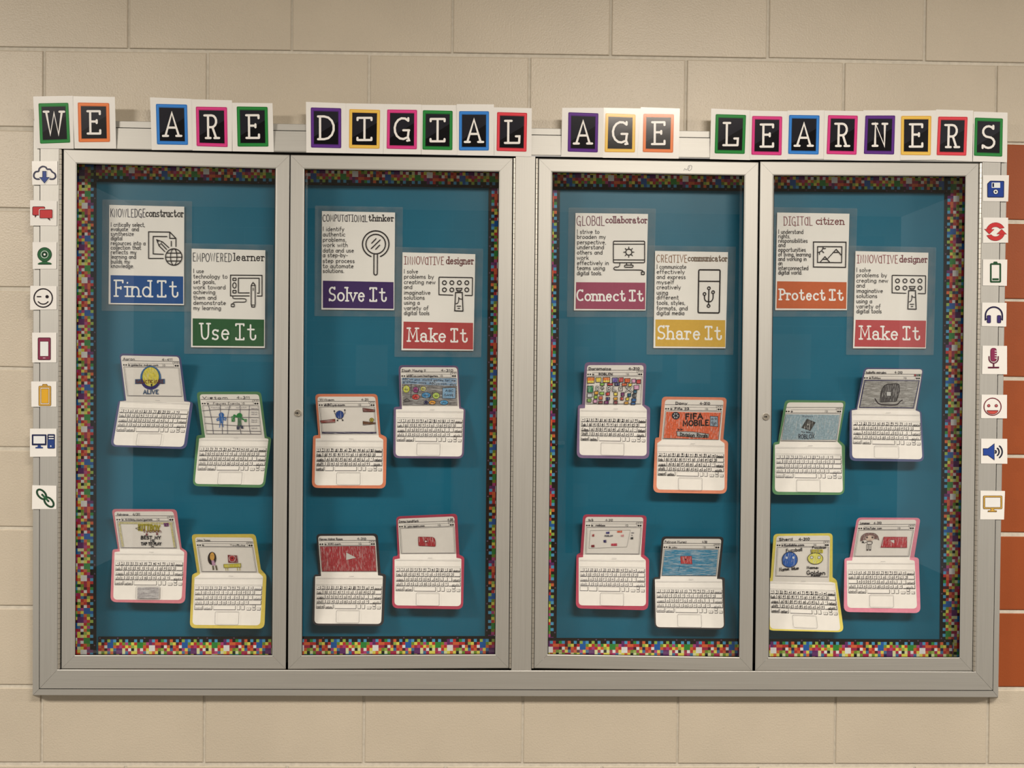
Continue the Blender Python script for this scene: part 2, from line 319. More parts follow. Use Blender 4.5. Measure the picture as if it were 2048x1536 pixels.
# stroke alphabet.  l = polyline, a = arc cx,cy,rx,ry,from,to (degrees, counter-clockwise, y up), s = serif bar at x,y (slab style only), v = vertical serif x,y,length
G = {
'A': (.64, 'l0,0 .32,1 .64,0|l.13,.36 .51,.36|s0,0|s.64,0'), 'B': (.56, 'l.06,0 .06,1|l.06,1 .28,1|a.28,.76,.23,.24,90,-90|l.28,.52 .06,.52|a.28,.26,.27,.26,90,-90|l.28,0 .06,0|s.06,0|s.06,1'),
'C': (.62, 'a.34,.5,.33,.5,48,312|v.56,.87,.13|v.56,.14,-.10'), 'D': (.62, 'l.08,0 .08,1|l.0,1 .24,1|a.24,.5,.37,.5,90,-90|l.24,0 .0,0'),
'E': (.55, 'l.52,1 .1,1 .1,0 .53,0|l.1,.54 .38,.54|s.1,1|s.1,0|v.52,1,-.13|v.53,0,.15|v.38,.60,-.13'), 'F': (.55, 'l.52,1 .1,1 .1,0|l.1,.53 .4,.53|s.1,1|s.1,0|v.52,1,-.14|v.4,.59,-.13'),
'G': (.64, 'a.34,.5,.33,.5,50,300|v.56,.87,.13|l.36,.42 .60,.42|l.58,.42 .55,.1 .60,-.06 .52,-.08'), 'H': (.62, 'l.08,0 .08,1|l.54,0 .54,1|l.08,.52 .54,.52|s.08,0|s.08,1|s.54,0|s.54,1'),
'I': (.14, 'l.07,0 .07,1'), 'J': (.42, 'l.36,1 .36,.22|a.19,.22,.17,.22,0,-170|s.3,1'), 'K': (.58, 'l.08,0 .08,1|l.54,1 .08,.42|l.22,.58 .56,0|s.08,0|s.08,1|s.54,0|s.52,1'),
'L': (.55, 'l.12,1 .12,0 .52,0|s.12,1|s.12,0|l.52,0 .53,.3 .40,.3'), 'l!': (.5, 'l.1,1 .1,0 .5,0'), 'M': (.76, 'l.06,0 .09,1 .38,.25 .67,1 .7,0|s.06,0|s.7,0|s.06,1|s.70,1'),
'N': (.64, 'l.08,0 .08,1 .55,0 .55,1|s.08,0|s.05,1|s.55,1'), 'O': (.66, 'a.33,.5,.33,.5,0,360'), 'P': (.56, 'l.1,0 .1,1 .3,1|a.3,.74,.24,.26,90,-90|l.3,.48 .1,.48|s.1,0|s.08,1'),
'Q': (.66, 'a.33,.5,.33,.5,0,360|l.4,.2 .66,-.05'), 'R': (.6, 'l.12,0 .12,1 .3,1|a.3,.74,.23,.26,90,-90|l.3,.48 .12,.48|l.34,.48 .52,0|s.12,0|s.06,1|s.55,0'),
'S': (.54, 'a.27,.75,.23,.25,35,270|a.27,.25,.25,.25,90,-145|v.47,.88,.14|v.03,.12,-.12'), 'T': (.6, 'l0,1 .6,1|l.3,1 .3,0|s.3,0|v0,1,-.12|v.6,1,-.12'),
'U': (.64, 'l.07,1 .1,.35|a.33,.33,.23,.33,180,360|l.56,.35 .57,1|s.07,1|s.57,1'), 'V': (.62, 'l0,1 .31,0 .62,1|s0,1|s.62,1'), 'W': (.9, 'l.05,1 .24,0 .45,.95 .66,0 .85,1|s.05,1|s.85,1'),
'X': (.6, 'l0,0 .6,1|l0,1 .6,0|s0,0|s.6,0|s0,1|s.6,1'), 'Y': (.6, 'l0,1 .3,.5 .6,1|l.3,.5 .3,0|s.3,0'), 'Z': (.56, 'l.02,1 .54,1 0,0 .56,0'),
'a': (.52, 'a.25,.29,.24,.29,0,360|l.49,.6 .49,0'), 'b': (.52, 'l.04,1 .04,0|a.28,.3,.24,.3,0,360|s.0,1'), 'c': (.46, 'a.27,.3,.26,.3,45,315|v.44,.5,.05'),
'd': (.54, 'l.5,1 .5,0|a.26,.3,.24,.3,0,360|s.46,1|s.52,0'), 'e': (.5, 'l.03,.33 .48,.33|a.26,.3,.24,.3,8,310'), 'f': (.34, 'l.13,0 .13,.8|a.28,.8,.15,.2,180,50|l0,.58 .32,.58'),
'g': (.54, 'a.26,.3,.24,.3,0,360|l.5,.6 .5,-.08|a.27,-.08,.23,.2,0,-160'), 'h': (.5, 'l.04,1 .04,0|a.25,.36,.21,.24,180,0|l.46,.36 .46,0|s.0,1|s.04,0|s.46,0'),
'i': (.12, 'l.06,.6 .06,0|l.06,.84 .07,.87|s.0,.6|s.06,0'), 'j': (.2, 'l.12,.6 .12,-.15 .0,-.24|l.12,.84 .13,.87'), 'k': (.46, 'l.04,1 .04,0|l.42,.6 .04,.24|l.16,.36 .46,0|s.0,1|s.04,0|s.44,0|s.42,.6'),
'l': (.12, 'l.06,1 .06,0|s.0,1|s.06,0'), 'm': (.78, 'l.04,.6 .04,0|a.22,.36,.18,.24,180,0|l.4,.36 .4,0|a.57,.36,.17,.24,180,0|l.74,.36 .74,0|s.0,.6|s.04,0|s.4,0|s.74,0'),
'n': (.5, 'l.04,.6 .04,0|a.25,.36,.21,.24,180,0|l.46,.36 .46,0|s.0,.6|s.04,0|s.48,0'), 'o': (.54, 'a.27,.3,.26,.3,0,360'), 'p': (.54, 'l.05,.6 .05,-.3|a.29,.3,.24,.3,0,360|s.05,-.3'),
'q': (.54, 'l.5,.6 .5,-.3|a.26,.3,.24,.3,0,360'), 'r': (.36, 'l.05,.6 .05,0|a.24,.38,.18,.22,180,50|s.0,.6|s.08,0|v.35,.55,-.08'), 's': (.42, 'a.2,.44,.17,.16,30,270|a.2,.14,.18,.15,90,-150|v.38,.52,.06|v.02,.07,-.05'),
't': (.38, 'l.15,.95 .15,.14|a.27,.14,.12,.14,180,330|l0,.62 .34,.62'), 'u': (.5, 'l.04,.6 .04,.26|a.25,.24,.21,.24,180,360|l.46,.6 .46,0|s.0,.6|s.42,.6|s.50,0'), 'v': (.5, 'l0,.6 .25,0 .5,.6|s0,.6|s.5,.6'),
'w': (.72, 'l0,.6 .18,0 .36,.55 .54,0 .72,.6|s0,.6|s.72,.6'), 'x': (.46, 'l0,0 .46,.6|l0,.6 .46,0'), 'y': (.5, 'l0,.6 .26,0|l.5,.6 .16,-.3'), 'z': (.44, 'l.02,.6 .42,.6 .0,0 .44,0'),
'0': (.5, 'a.25,.5,.24,.5,0,360'), '1': (.24, 'l0,.8 .14,1 .14,0'), '2': (.5, 'a.25,.74,.22,.26,170,-20|l.45,.65 0,0 .5,0'), '3': (.5, 'a.22,.75,.22,.25,140,-90|a.22,.26,.25,.26,90,-150'),
'4': (.5, 'l.36,0 .36,1 0,.35 .5,.35'), '5': (.5, 'l.45,1 .08,1 .06,.58|a.22,.3,.24,.3,110,-140'), '6': (.5, 'l.38,1 .06,.4|a.26,.28,.23,.28,0,360'), '7': (.5, 'l0,1 .48,1 .15,0'),
'8': (.5, 'a.25,.76,.19,.24,0,360|a.25,.26,.24,.26,0,360'), '9': (.5, 'a.25,.72,.22,.26,0,360|l.47,.72 .4,0'), ' ': (.3, ''), '.': (.08, 'l.03,.02 .06,.02'), ',': (.1, 'l.07,.04 .02,-.12'),
'-': (.34, 'l.02,.34 .32,.34'), '/': (.4, 'l0,-.1 .4,1'), ':': (.1, 'l.04,.08 .05,.1|l.04,.5 .05,.52'), '=': (.4, 'l0,.3 .4,.3|l0,.6 .4,.6'), ';': (.1, 'l.07,.04 .02,-.12|l.04,.5 .06,.5'), "'": (.1, 'l.05,1 .05,.75'),
'[': (.2, 'l.2,1 0,1 0,0 .2,0'), ']': (.2, 'l0,1 .2,1 .2,0 0,0'), '\\': (.4, 'l0,1 .4,0'), '?': (.4, 'a.2,.75,.18,.24,170,-60|l.2,.5 .2,.25|l.2,.05 .2,.02'), '~': (.4, 'l0,.5 .15,.62 .25,.45 .4,.58'), '<': (.4, 'l.4,.8 0,.4 .4,0'), '>': (.4, 'l0,.8 .4,.4 0,0'),
'@': (.6, 'a.3,.45,.3,.45,0,360|a.3,.45,.12,.18,0,360'), '#': (.5, 'l.1,0 .2,1|l.3,0 .4,1|l0,.35 .5,.35|l0,.65 .5,.65'),
}
_gc = {}
def glyph(ch, st):
    k = (ch, st)
    if k in _gc: return _gc[k]
    wd, sp = G.get(ch, G['-'])
    if st == 'slab' and ch == 'I': wd, sp = .5, 'l.25,0 .25,1|l.02,1 .48,1|l.02,0 .48,0|v.02,1,-.1|v.48,1,-.1|v.02,0,.1|v.48,0,.1'
    if st == 'slab' and ch == 't': wd, sp = .5, 'l.18,.95 .18,.2|a.33,.2,.15,.2,180,345|l.02,.66 .38,.66|v.47,.16,.12'
    if st == 'slab' and ch == 'a': wd, sp = .58, 'a.26,.17,.22,.18,40,330|l.44,.45 .44,.12 .5,.0 .6,.04|a.25,.44,.19,.17,150,0|l.08,.52 .06,.42'
    if st == 'slab' and ch == 'e': wd, sp = .54, 'l.05,.34 .48,.34|a.27,.3,.23,.31,8,300|v.42,.06,.1'
    if st == 'narrow' and ch == 'I': wd, sp = .4, 'l.2,0 .2,1|l0,1 .4,1|l0,0 .4,0'
    if st == 'narrow' and ch == 'a': wd, sp = .56, 'a.28,.45,.28,.45,20,300|l.54,.98 .50,0 .6,0'
    if st == 'narrow' and ch == 'L': sp = 'l.1,1 .1,0 .55,0'
    if st in ('sans', 'hand') and ch == 'L': wd, sp = .5, 'l.06,1 .06,0 .5,0'
    if st in ('sans', 'hand') and ch == 'G': sp = 'a.34,.5,.33,.5,45,355|l.40,.44 .67,.44'
    if st in ('sans', 'hand') and ch == 'C': sp = 'a.34,.5,.33,.5,45,315'
    out = []; stp = 45 if st in ('sans', 'hand') else 24
    for q in sp.split('|'):
        if not q: continue
        t, r = q[0], q[1:]
        if t == 'l': out.append([tuple(map(float, p.split(','))) for p in r.split()])
        elif t == 'a':
            cx, cy, rx, ry, a0, a1 = map(float, r.split(',')); n = max(3, int(abs(a1-a0)/stp))
            out.append([(cx+rx*cos(radians(a0+(a1-a0)*i/n)), cy+ry*sin(radians(a0+(a1-a0)*i/n))) for i in range(n+1)])
        elif t == 's' and st == 'slab':
            x, y = map(float, r.split(',')); h = .12; out.append([(x-h, y), (x+h, y)])
        elif t == 'v' and st == 'slab':
            x, y, l = map(float, r.split(',')); out.append([(x, y), (x, y+l)])
    _gc[k] = (out, wd); return out, wd
random.seed(7)
# ---------------------------------------------------------------- the corridor: floor, ceiling, opposite wall
m = MB(); box(m, -3.2, 3.6, OPP-.1, .06, FLOOR-.1, FLOOR); M['floor'] = plain('vinyl_tile', (.16, .145, .12), .5, amt=.08, scale=6)
tag(m.build('floor', 'floor'), kind='structure')
m = MB(); box(m, -3.2, 3.6, OPP-.1, .06, CEIL, CEIL+.1); M['ceil'] = plain('ceiling_tile', (.72, .68, .60), .9, amt=.05, scale=60)
tag(m.build('ceiling', 'ceil'), kind='structure')
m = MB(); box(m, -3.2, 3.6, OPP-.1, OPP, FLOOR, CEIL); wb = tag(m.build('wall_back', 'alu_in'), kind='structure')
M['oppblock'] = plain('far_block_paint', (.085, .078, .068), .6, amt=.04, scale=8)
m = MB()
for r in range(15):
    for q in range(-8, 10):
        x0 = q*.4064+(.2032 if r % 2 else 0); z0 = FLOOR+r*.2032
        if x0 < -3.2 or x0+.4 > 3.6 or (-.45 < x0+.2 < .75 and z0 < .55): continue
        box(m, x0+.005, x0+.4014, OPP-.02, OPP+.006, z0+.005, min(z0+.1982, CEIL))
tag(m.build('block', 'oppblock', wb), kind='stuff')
M['doorwood'] = plain('door_wood', (.20, .12, .07), .4, amt=.2, scale=9, sc3=(6, 1, .6))
m = MB(); box(m, -.40, .62, OPP, OPP+.03, FLOOR, .52); d_ = tag(m.build('door_1', 'doorwood'), kind='structure')
m = MB()
for a in ((-.46, -.40, FLOOR, .58), (.62, .68, FLOOR, .58), (-.40, .62, .52, .58)): box(m, a[0], a[1], OPP, OPP+.05, a[2], a[3])
m.build('door_frame', 'dark', d_)
m = MB(); box(m, .30, .50, OPP+.03, OPP+.036, -.35, .38); m.build('vision_panel', 'alu_in', d_)
m = MB(); box(m, .50, .60, OPP+.03, OPP+.07, -.60, -.57); m.build('door_handle', 'steel', d_)
M['farpaper'] = plain('dimmed_paper', (.20, .19, .17), .8)  # paper colour darkened so its reflection in the glass stays faint
# papers taped to the far wall, seen only as faint reflections in the glass
pin = [(-2.35, .1, .42, .30), (-1.95, -.42, .30, .22), (-1.25, -.10, .28, .36), (1.05, .05, .42, .55), (1.60, -.05, .30, .40), (1.62, -.55, .28, .22), (2.25, .0, .55, .40)]
for i, (x, z, sx, sz) in enumerate(pin):
    m = MB(); box(m, x, x+sx, OPP+.006, OPP+.010, z, z+sz)
    tag(m.build('taped_sheet', 'farpaper'), '%s paper sheet on the far wall opposite, %s' % ('large' if sx > .4 else 'small', ['leftmost', 'low on the left', 'beside the door', 'just right of the door', 'second right of the door', 'low right', 'rightmost'][i]), 'paper', 'sheets on the far wall')

# ---------------------------------------------------------------- block wall (courses and joints read off the photograph)
Lc = [97.5, 256.6, 418, 577.5, 736.6, 897, 1056, 1214, 1372, 1528]
Rc = [129, 287.5, 444.5, 601, 757.5, 912.7, 1068.8, 1224, 1377, 1531]
def course(k):
    if k < 0: a, b = Lc[0]+k*159, Rc[0]+k*158
    elif k > 9: a, b = Lc[9]+(k-9)*157, Rc[9]+(k-9)*155
    else: a, b = Lc[k], Rc[k]
    bow = {0: 4, 1: 3, 2: 2}.get(k, 0)
    return lambda x: a+(b-a)*(x-20)/2015.0-bow*sin(pi*min(1, max(0, (x-20)/2015.0)))*.6
def ext(l, n=3):
    for _ in range(n): l.insert(0, l[0]-322); l.append(l[-1]+306)
    return l
EV = ext([88, 415, 738, 1059, 1372, 1688, 1993]); OD = ext([257, 583, 904, 1220, 1535, 1848])
def jx(x, y): return x-(3+15*min(1, max(0, x/1500.0)))*(y-150)/1310.0
HX0, HX1, HY0, HY1 = 100, 1978, 283, 1352
m = MB()
def pl(x0, x1, y0, y1):
    v = [P(x0, y0, .0036), P(x1, y0, .0036), P(x1, y1, .0036), P(x0, y1, .0036)]; w_ = [(a, .12, c) for a, b, c in v]
    m.add(v+w_, [(0, 3, 2, 1), (4, 5, 6, 7), (0, 1, 5, 4), (1, 2, 6, 5), (2, 3, 7, 6), (3, 0, 4, 7)])
pl(-900, HX0, -350, 1960); pl(HX1, 2900, -350, 1960); pl(HX0, HX1, -350, HY0); pl(HX0, HX1, HY1, 1960)
wall = tag(m.build('wall_front', 'mortar'), kind='structure')
for k in range(-2, 13):                      # row k lies between course k-1 and k
    ct, cb = course(k-1), course(k)
    js = EV if k % 2 else OD
    for i in range(len(js)-1):
        ym = (ct(js[i])+cb(js[i]))/2
        x0, x1 = js[i], js[i+1]
        gx, gy = 2.6+random.uniform(-.8, .5), 3.9+random.uniform(-.8, .5)
        def corner(x, c, sx, sy):
            y = c(x)+sy*gy; return [jx(x, y)+sx*gx, y]
        q = [corner(x0, ct, 1, 1), corner(x1, ct, -1, 1), corner(x1, cb, -1, -1), corner(x0, cb, 1, -1)]
        if q[0][1] > 1900 or q[3][1] < -260: continue
        if q[1][0] < -700 or q[0][0] > 2750: continue
        # leave the recess of the case free
        yt, yb = min(q[0][1], q[1][1]), max(q[2][1], q[3][1])
        if yb > HY0 and yt < HY1 and q[1][0] > HX0 and q[0][0] < HX1:
            if yt < HY0-60: q[2][1] = min(q[2][1], HY0); q[3][1] = min(q[3][1], HY0)
            elif q[0][0] < HX0-8: q[1][0] = HX0; q[2][0] = HX0
            elif q[1][0] > HX1+8: q[0][0] = HX1; q[3][0] = HX1
            else: continue
        red = 2 <= k <= 8 and x0 > 1600
        b = .0016; cx = sum(p[0] for p in q)/4; cz = sum(p[1] for p in q)/4
        jit = random.uniform(-.0004, .0004)
        back = [P(*p, .05) for p in q]
        fo = [P(*p, jit+.0016) for p in q]
        ins = []
        for (px_, py_) in q:
            ins.append(P(px_+(1.6 if px_ < cx else -1.6), py_+(1.6 if py_ < cz else -1.6), jit))
        o = (P(cx, cz, 0)[0], 0.0, P(cx, cz, 0)[2])
        mm = MB(); mm.add(ins+fo+back, [(0, 3, 2, 1)]+[(i_, (i_+1) % 4, 4+(i_+1) % 4, 4+i_) for i_ in range(4)]+[(4+i_, 4+(i_+1) % 4, 8+(i_+1) % 4, 8+i_) for i_ in range(4)])
        WORG['wall_front'] = (0, 0, 0)
        ob = mm.build('block', 'red' if red else 'block', wall)
        if red and 'labelled' not in wall: ob['label'] = 'rust-painted concrete block'
WORG['wall_front'] = (0, 0, 0)

# ---------------------------------------------------------------- the display case
case = thing('display_case', P(1030, 1390, 0), 'wide silver aluminium display case with four glass doors set in the block wall', 'display case')
def lerp(a, b, t): return tuple(x+(y-x)*t for x, y in zip(a, b))
def ring(quads, prof, names, mats, parent, gap=.35):
    """mitred members: prof = [(s, Y)], s interpolates along the list of quads; four members top,right,bottom,left"""
    out = []
    def cor(i, s):
        k = min(int(s), len(quads)-2); return lerp(quads[k][i], quads[k+1][i], s-k)
    for i in range(4):
        j = (i+1) % 4; mm = MB(); V = []
        for s, Y in prof:
            a, b = cor(i, s), cor(j, s); L = hypot(b[0]-a[0], b[1]-a[1]); a2, b2 = lerp(a, b, gap/L*.5), lerp(b, a, gap/L*.5)
            V += [P(*a2, Y), P(*b2, Y)]
        n = len(prof); F = [(2*k, 2*k+1, 2*k+3, 2*k+2) for k in range(n-1)]
        F.append(tuple(range(0, 2*n, 2))); F.append(tuple(range(2*n-1, 0, -2)))
        F.append((0, 2*n-2, 2*n-1, 1))
        mm.add(V, F); o = mm.build(names[i], mats[i], parent); out.append(o)
    return out
MA = ['alu_h', 'alu_v', 'alu_h', 'alu_v']
QO = [(66.8, 238.9), (2015.0, 272.3), (1996.4, 1394.6), (65.4, 1390.6)]
QS = [(80.4, 253.2), (2002.3, 286.0), (1985.4, 1380.6), (78.9, 1377.3)]
QI = [(118.6, 296.6), (1965.0, 324.6), (1951.0, 1343.0), (115.0, 1339.0)]
prof = [(0, .004), (0, YF+.0038), (.06, YF+.0025), (.92, YF+.0025), (.945, YF+.009), (1.0, YF+.009), (1.012, YF), (1.96, YF), (2, YF+.0008), (2, .0)]
ring([QO, QS, QI], prof, ['frame_rail', 'frame_stile', 'frame_rail', 'frame_stile'], MA, case, .5)
mq = [(1031.6, 311.6), (1070.6, 313.2), (1062.4, 1340.6), (1022.7, 1340.4)]
mm = MB()
v = [P(*p, YF) for p in mq]+[P(*p, .0) for p in mq]
mm.add(v, [(0, 3, 2, 1), (4, 5, 6, 7), (0, 1, 5, 4), (1, 2, 6, 5), (2, 3, 7, 6), (3, 0, 4, 7)]); mm.build('mullion', 'alu_v', case)
caseq = [[(118.6, 296.6), (1031.8, 312.6), (1022.8, 1340.2), (115, 1339)], [(1070.4, 313), (1965, 324.6), (1951, 1343), (1062.3, 1340.4)]]
for q in caseq:
    f = [P(*p, -.004) for p in q]; b = [(x, YB+.004, z) for x, y, z in f]
    mm = MB(); mm.add(f+b, [(0, 1, 5, 4), (1, 2, 6, 5), (2, 3, 7, 6), (3, 0, 4, 7)]); mm.build('case_liner', 'alu_in', case)
    bb = [(x, YB+.004, z) for x, y, z in f]; b2 = [(x, YB+.010, z) for x, y, z in f]
    mm = MB(); mm.add(bb+b2, [(0, 3, 2, 1), (4, 5, 6, 7), (0, 1, 5, 4), (1, 2, 6, 5), (2, 3, 7, 6), (3, 0, 4, 7)]); mm.build('back_board', 'alu_in', case)
for q, xs in ((caseq[0], ((579.9, 310), (573.6, 1338.5))), (caseq[1], ((1518.6, 323), (1507.5, 1342)))):
    # black stops behind the door edges close the gaps round and between the doors
    cx = sum(p[0] for p in q)/4; cy = sum(p[1] for p in q)/4; mm = MB()
    off_ = lambda d: [(x+(d if x > cx else -d), y+(d if y > cy else -d)) for x, y in q]
    V = [P(*p, -.0085) for p in off_(-1)]+[P(*p, -.0085) for p in off_(-15)]
    mm.add(V, [(i, 4+i, 4+(i+1) % 4, (i+1) % 4) for i in range(4)])
    (xa, ya), (xb, yb) = xs
    V = [P(xa-9, ya, -.0085), P(xa+9, ya, -.0085), P(xb+9, yb, -.0085), P(xb-9, yb, -.0085)]; mm.add(V, [(0, 3, 2, 1)])
    mm.build('door_stop', 'rubber', case)
doors = [([(127.3, 298.9), (579.2, 309.9), (571.4, 1338.2), (123, 1337.4)], [(153.5, 327.3), (551.3, 337.3), (544.4, 1310.9), (150, 1310.5)], ((118.8, 123.8), (115.4, 120.6)), None),
         ([(581.2, 310), (1025.2, 316.3), (1017.2, 1336.3), (576.2, 1338.3)], [(608.7, 338), (998.3, 343.5), (990.6, 1309), (603.5, 1310.8)], ((1027.0, 1031.2), (1017.8, 1022.6)), (595.7, 826)),
         ([(1077.6, 317.2), (1517, 324.6), (1504.8, 1342.2), (1068.4, 1336.3)], [(1104.5, 344.3), (1488.7, 351.2), (1478.3, 1314.5), (1095.2, 1309)], ((1071.8, 1076.4), (1063, 1067.8)), None),
         ([(1520.3, 323), (1957.3, 326.6), (1944.4, 1342), (1510.3, 1342.2)], [(1547.3, 350.8), (1931, 352.7), (1919, 1315), (1536.9, 1314.8)], ((1958.4, 1964.2), (1945.4, 1951)), (1531.8, 833.4))]
for qi, (qo, qn, hg, lk) in enumerate(doors):
    # the black glazing gasket is the door's own mesh; members, pane, lock and hinge are its sub-parts
    cx = sum(p[0] for p in qn)/4; cy = sum(p[1] for p in qn)/4
    def off(q, d): return [(x+(d if x > cx else -d), y+(d if y > cy else -d)) for x, y in q]
    mm = MB(); a, b = off(qn, 3), off(qn, -1.6)
    V = [P(*p, -.0235) for p in a]+[P(*p, -.0235) for p in b]+[P(*p, -.0195) for p in b]
    mm.add(V, [(i, (i+1) % 4, 4+(i+1) % 4, 4+i) for i in range(4)]+[(4+i, 4+(i+1) % 4, 8+(i+1) % 4, 8+i) for i in range(4)])
    dr = mm.build('door', 'rubber', case)
    prof = [(0, -.010), (0, YD+.0012), (.045, YD), (.90, YD), (.94, YD-.0006), (1.0, YD+.0006), (1.0, -.014), (.9, -.010)]
    ring([qo, qn], prof, ['door_rail', 'door_stile', 'door_rail', 'door_stile'], MA, dr, .35)
    pq = off(qn, 3); mm = MB(); V = [P(*p, -.0193) for p in pq]; mm.add(V, [(0, 3, 2, 1)]); mm.build('glass_pane', 'glass', dr)
    # piano hinge: knuckles on a pin
    mm = MB(); y0, y1 = qo[0][1] if qi in (0, 2) else qo[1][1], qo[3][1] if qi in (0, 2) else qo[2][1]
    n = int((y1-y0)/10.05); (ta, tb), (ba, bb) = hg
    for k in range(n):
        f0, f1 = k/n+.0003, (k+1)/n-.0003
        ya, yb = y0+(y1-y0)*f0, y0+(y1-y0)*f1
        xa, xb = (ta+tb)/2+((ba+bb)/2-(ta+tb)/2)*f0, (ta+tb)/2+((ba+bb)/2-(ta+tb)/2)*f1
        r = (tb-ta)*.47/782; pa, pb = P(xa, ya, YF-.0002), P(xb, yb, YF-.0002); V = []
        for p in (pa, pb):
            for t in range(8): V.append((p[0]+cos(t*pi/4)*r, p[1]+sin(t*pi/4)*r, p[2]))
        mm.add(V, [(t, (t+1) % 8, 8+(t+1) % 8, 8+t) for t in range(8)]+[tuple(range(8)), tuple(range(15, 7, -1))])
    tag(mm.build('hinge', 'hinge', dr), kind='stuff')
    mm = MB(); V = []
    for p in [(ta-1.2, y0-1), (tb+1.2, y0-1), (bb+1.2, y1+1), (ba-1.2, y1+1)]: V.append(P(*p, YF+.007))
    mm.add(V, [(0, 3, 2, 1)]); mm.build('hinge_leaf', 'dark', dr)
    if lk:
        c = P(*lk, YD); mm = MB(); N = 28
        pr = [(.0088, 0), (.0088, -.0028), (.0080, -.0038), (.0066, -.0038), (.0062, -.0030), (0.0, -.0030)]
        V = []
        for r, dy in pr[:-1]:
            for t in range(N): V.append((c[0]+cos(2*pi*t/N)*r, c[1]+dy, c[2]+sin(2*pi*t/N)*r))
        V.append((c[0], c[1]-.0030, c[2])); F = []
        for k in range(len(pr)-2):
            for t in range(N): F.append((k*N+t, k*N+(t+1) % N, (k+1)*N+(t+1) % N, (k+1)*N+t))
        for t in range(N): F.append(((len(pr)-2)*N+t, (len(pr)-2)*N+(t+1) % N, len(V)-1))
        mm.add(V, F); lo = mm.build('lock', 'steel', dr, smooth=False)
        mm = MB(); s = 1 if qi == 1 else 1
        box(mm, c[0]-.0055, c[0]+.0015, c[1]-.0036, c[1]-.0031, c[2]-.0010, c[2]+.0010)
        box(mm, c[0]-.0012, c[0]+.0012, c[1]-.0036, c[1]-.0031, c[2]-.0018, c[2]+.0018)
        mm.build('keyway', 'dark', dr)

    if qi == 2:
        mp_ = Map(1000, 150, 3.6571, YD); 
        scrib = (dr, mp_)

# ---------------------------------------------------------------- teal backing paper and pixel borders
back = [([(146, 318), (1036, 334), (1026, 1322), (144, 1318)], 'left'), ([(1066, 330), (1936, 338), (1924, 1326), (1058, 1322)], 'right')]
for q, side in back:
    mm = MB(); NX, NZ = 24, 24; V = []
    for j in range(NZ+1):
        for i in range(NX+1):
            a = lerp(q[0], q[1], i/NX); b = lerp(q[3], q[2], i/NX); p = lerp(a, b, j/NZ)
            wv = .0007*sin(i*1.3+j*.4)*sin(j*.35+i*.2)
            V.append(P(*p, YB+wv*.6+.0006))
    mm.add(V, [(j*(NX+1)+i, (j+1)*(NX+1)+i, (j+1)*(NX+1)+i+1, j*(NX+1)+i+1) for j in range(NZ) for i in range(NX)])
    o = mm.build('backing_paper', 'teal', smooth=True)
    tag(o, 'plain teal backing paper lining the %s half of the display case' % side, 'backing paper')
ROWS = ["....p..p....p.p.p..p......".replace('.', 'k')[:25], "kbklBbklkbkkbkbkkpbrkgbdo", "ydrBBOyrOmgyrggOmpcoorrdl", "orwBBocmryolyggorwwccdwon", "rodmysppecwkecwrywwoOlcys", "eOysonppescyycmseyoykeOcc", "ckorlgydBBrmcwyoprrsgbgmr"]
PAL = dict(k=(14, 12, 14), b=(75, 150, 178), B=(22, 88, 150), l=(150, 172, 70), y=(222, 205, 78), r=(190, 42, 40), c=(165, 32, 62), g=(45, 130, 52), o=(212, 98, 50), O=(112, 138, 38), m=(180, 62, 112), p=(98, 36, 92), w=(232, 222, 214), e=(218, 212, 150), s=(68, 108, 140), n=(30, 28, 68), d=(72, 18, 32))
ROWS[0] = "kkkkkkkkkkkkkkkkkkkkkkkkk"
def strip(inner0, inner1, outer0, outer1, phase, lab, lay):
    """inner0->inner1 is the edge that meets the teal paper; 7 rows of squares run outwards"""
    L = hypot(inner1[0]-inner0[0], inner1[1]-inner0[1]); n = max(1, L/5.96); mm = MB()
    wdt = hypot(outer0[0]-inner0[0], outer0[1]-inner0[1]); rh = 5.9/wdt
    Yl = YB-lay; cells = int(n)+1
    for r in range(8):
        s0, s1 = r*rh, (r+1)*rh
        row = ROWS[min(r, 6)] if r < 7 else ROWS[3]
        for i in range(cells):
            a, b = i/n, min(1, (i+1)/n)
            if a >= 1 or s0 >= 1: continue
            s1 = min(1, s1)
            ch = row[(i+phase+(7 if r == 7 else 0)) % 25]
            V = []
            for (t, s) in ((a, s0), (b, s0), (b, s1), (a, s1)): V.append(P(*lerp(lerp(inner0, inner1, t), lerp(outer0, outer1, t), s), Yl))
            mm.add(V, [(0, 1, 2, 3)], alb(PAL[ch]))
            if r == 0 and ROWS[1][(i+phase) % 25] == 'k' and (i*7+phase) % 3 == 0:
                V = []
                for (t, s) in ((a+.3*(b-a), s0+.35*rh), (b-.25*(b-a), s0+.35*rh), (b-.25*(b-a), s0+.8*rh), (a+.3*(b-a), s0+.8*rh)): V.append(P(*lerp(lerp(inner0, inner1, t), lerp(outer0, outer1, t), s), Yl-.0001))
                mm.add(V, [(0, 1, 2, 3)], alb((92, 66, 84)))
    o = mm.build('border_strip', 'strip'); tag(o, lab, 'border', 'pixel-square border strips')
S_ = 'border strip of rainbow squares, %s'
strip((193.2, 322), (192.8, 1318), (151, 322), (147, 1318), 3, S_ % 'upright at the far left, beside the left-hand hinge', .0022)
strip((977.6, 340), (969.6, 1318), (1020, 340), (1014, 1318), 11, S_ % 'upright just left of the mullion', .0022)
strip((192, 363), (1020, 377), (192, 320), (1020, 333), 6, S_ % 'along the top of the left half', .0030)
strip((196.7, 1273), (1018, 1272), (196.7, 1318), (1018, 1317), 0, S_ % 'along the bottom of the left half', .0030)
strip((1120, 380), (1112.8, 1320), (1080, 380), (1071, 1320), 17, S_ % 'upright just right of the mullion', .0022)
strip((1889.8, 338), (1879, 1322), (1932, 338), (1920, 1322), 8, S_ % 'upright at the far right, beside the right-hand hinge', .0022)
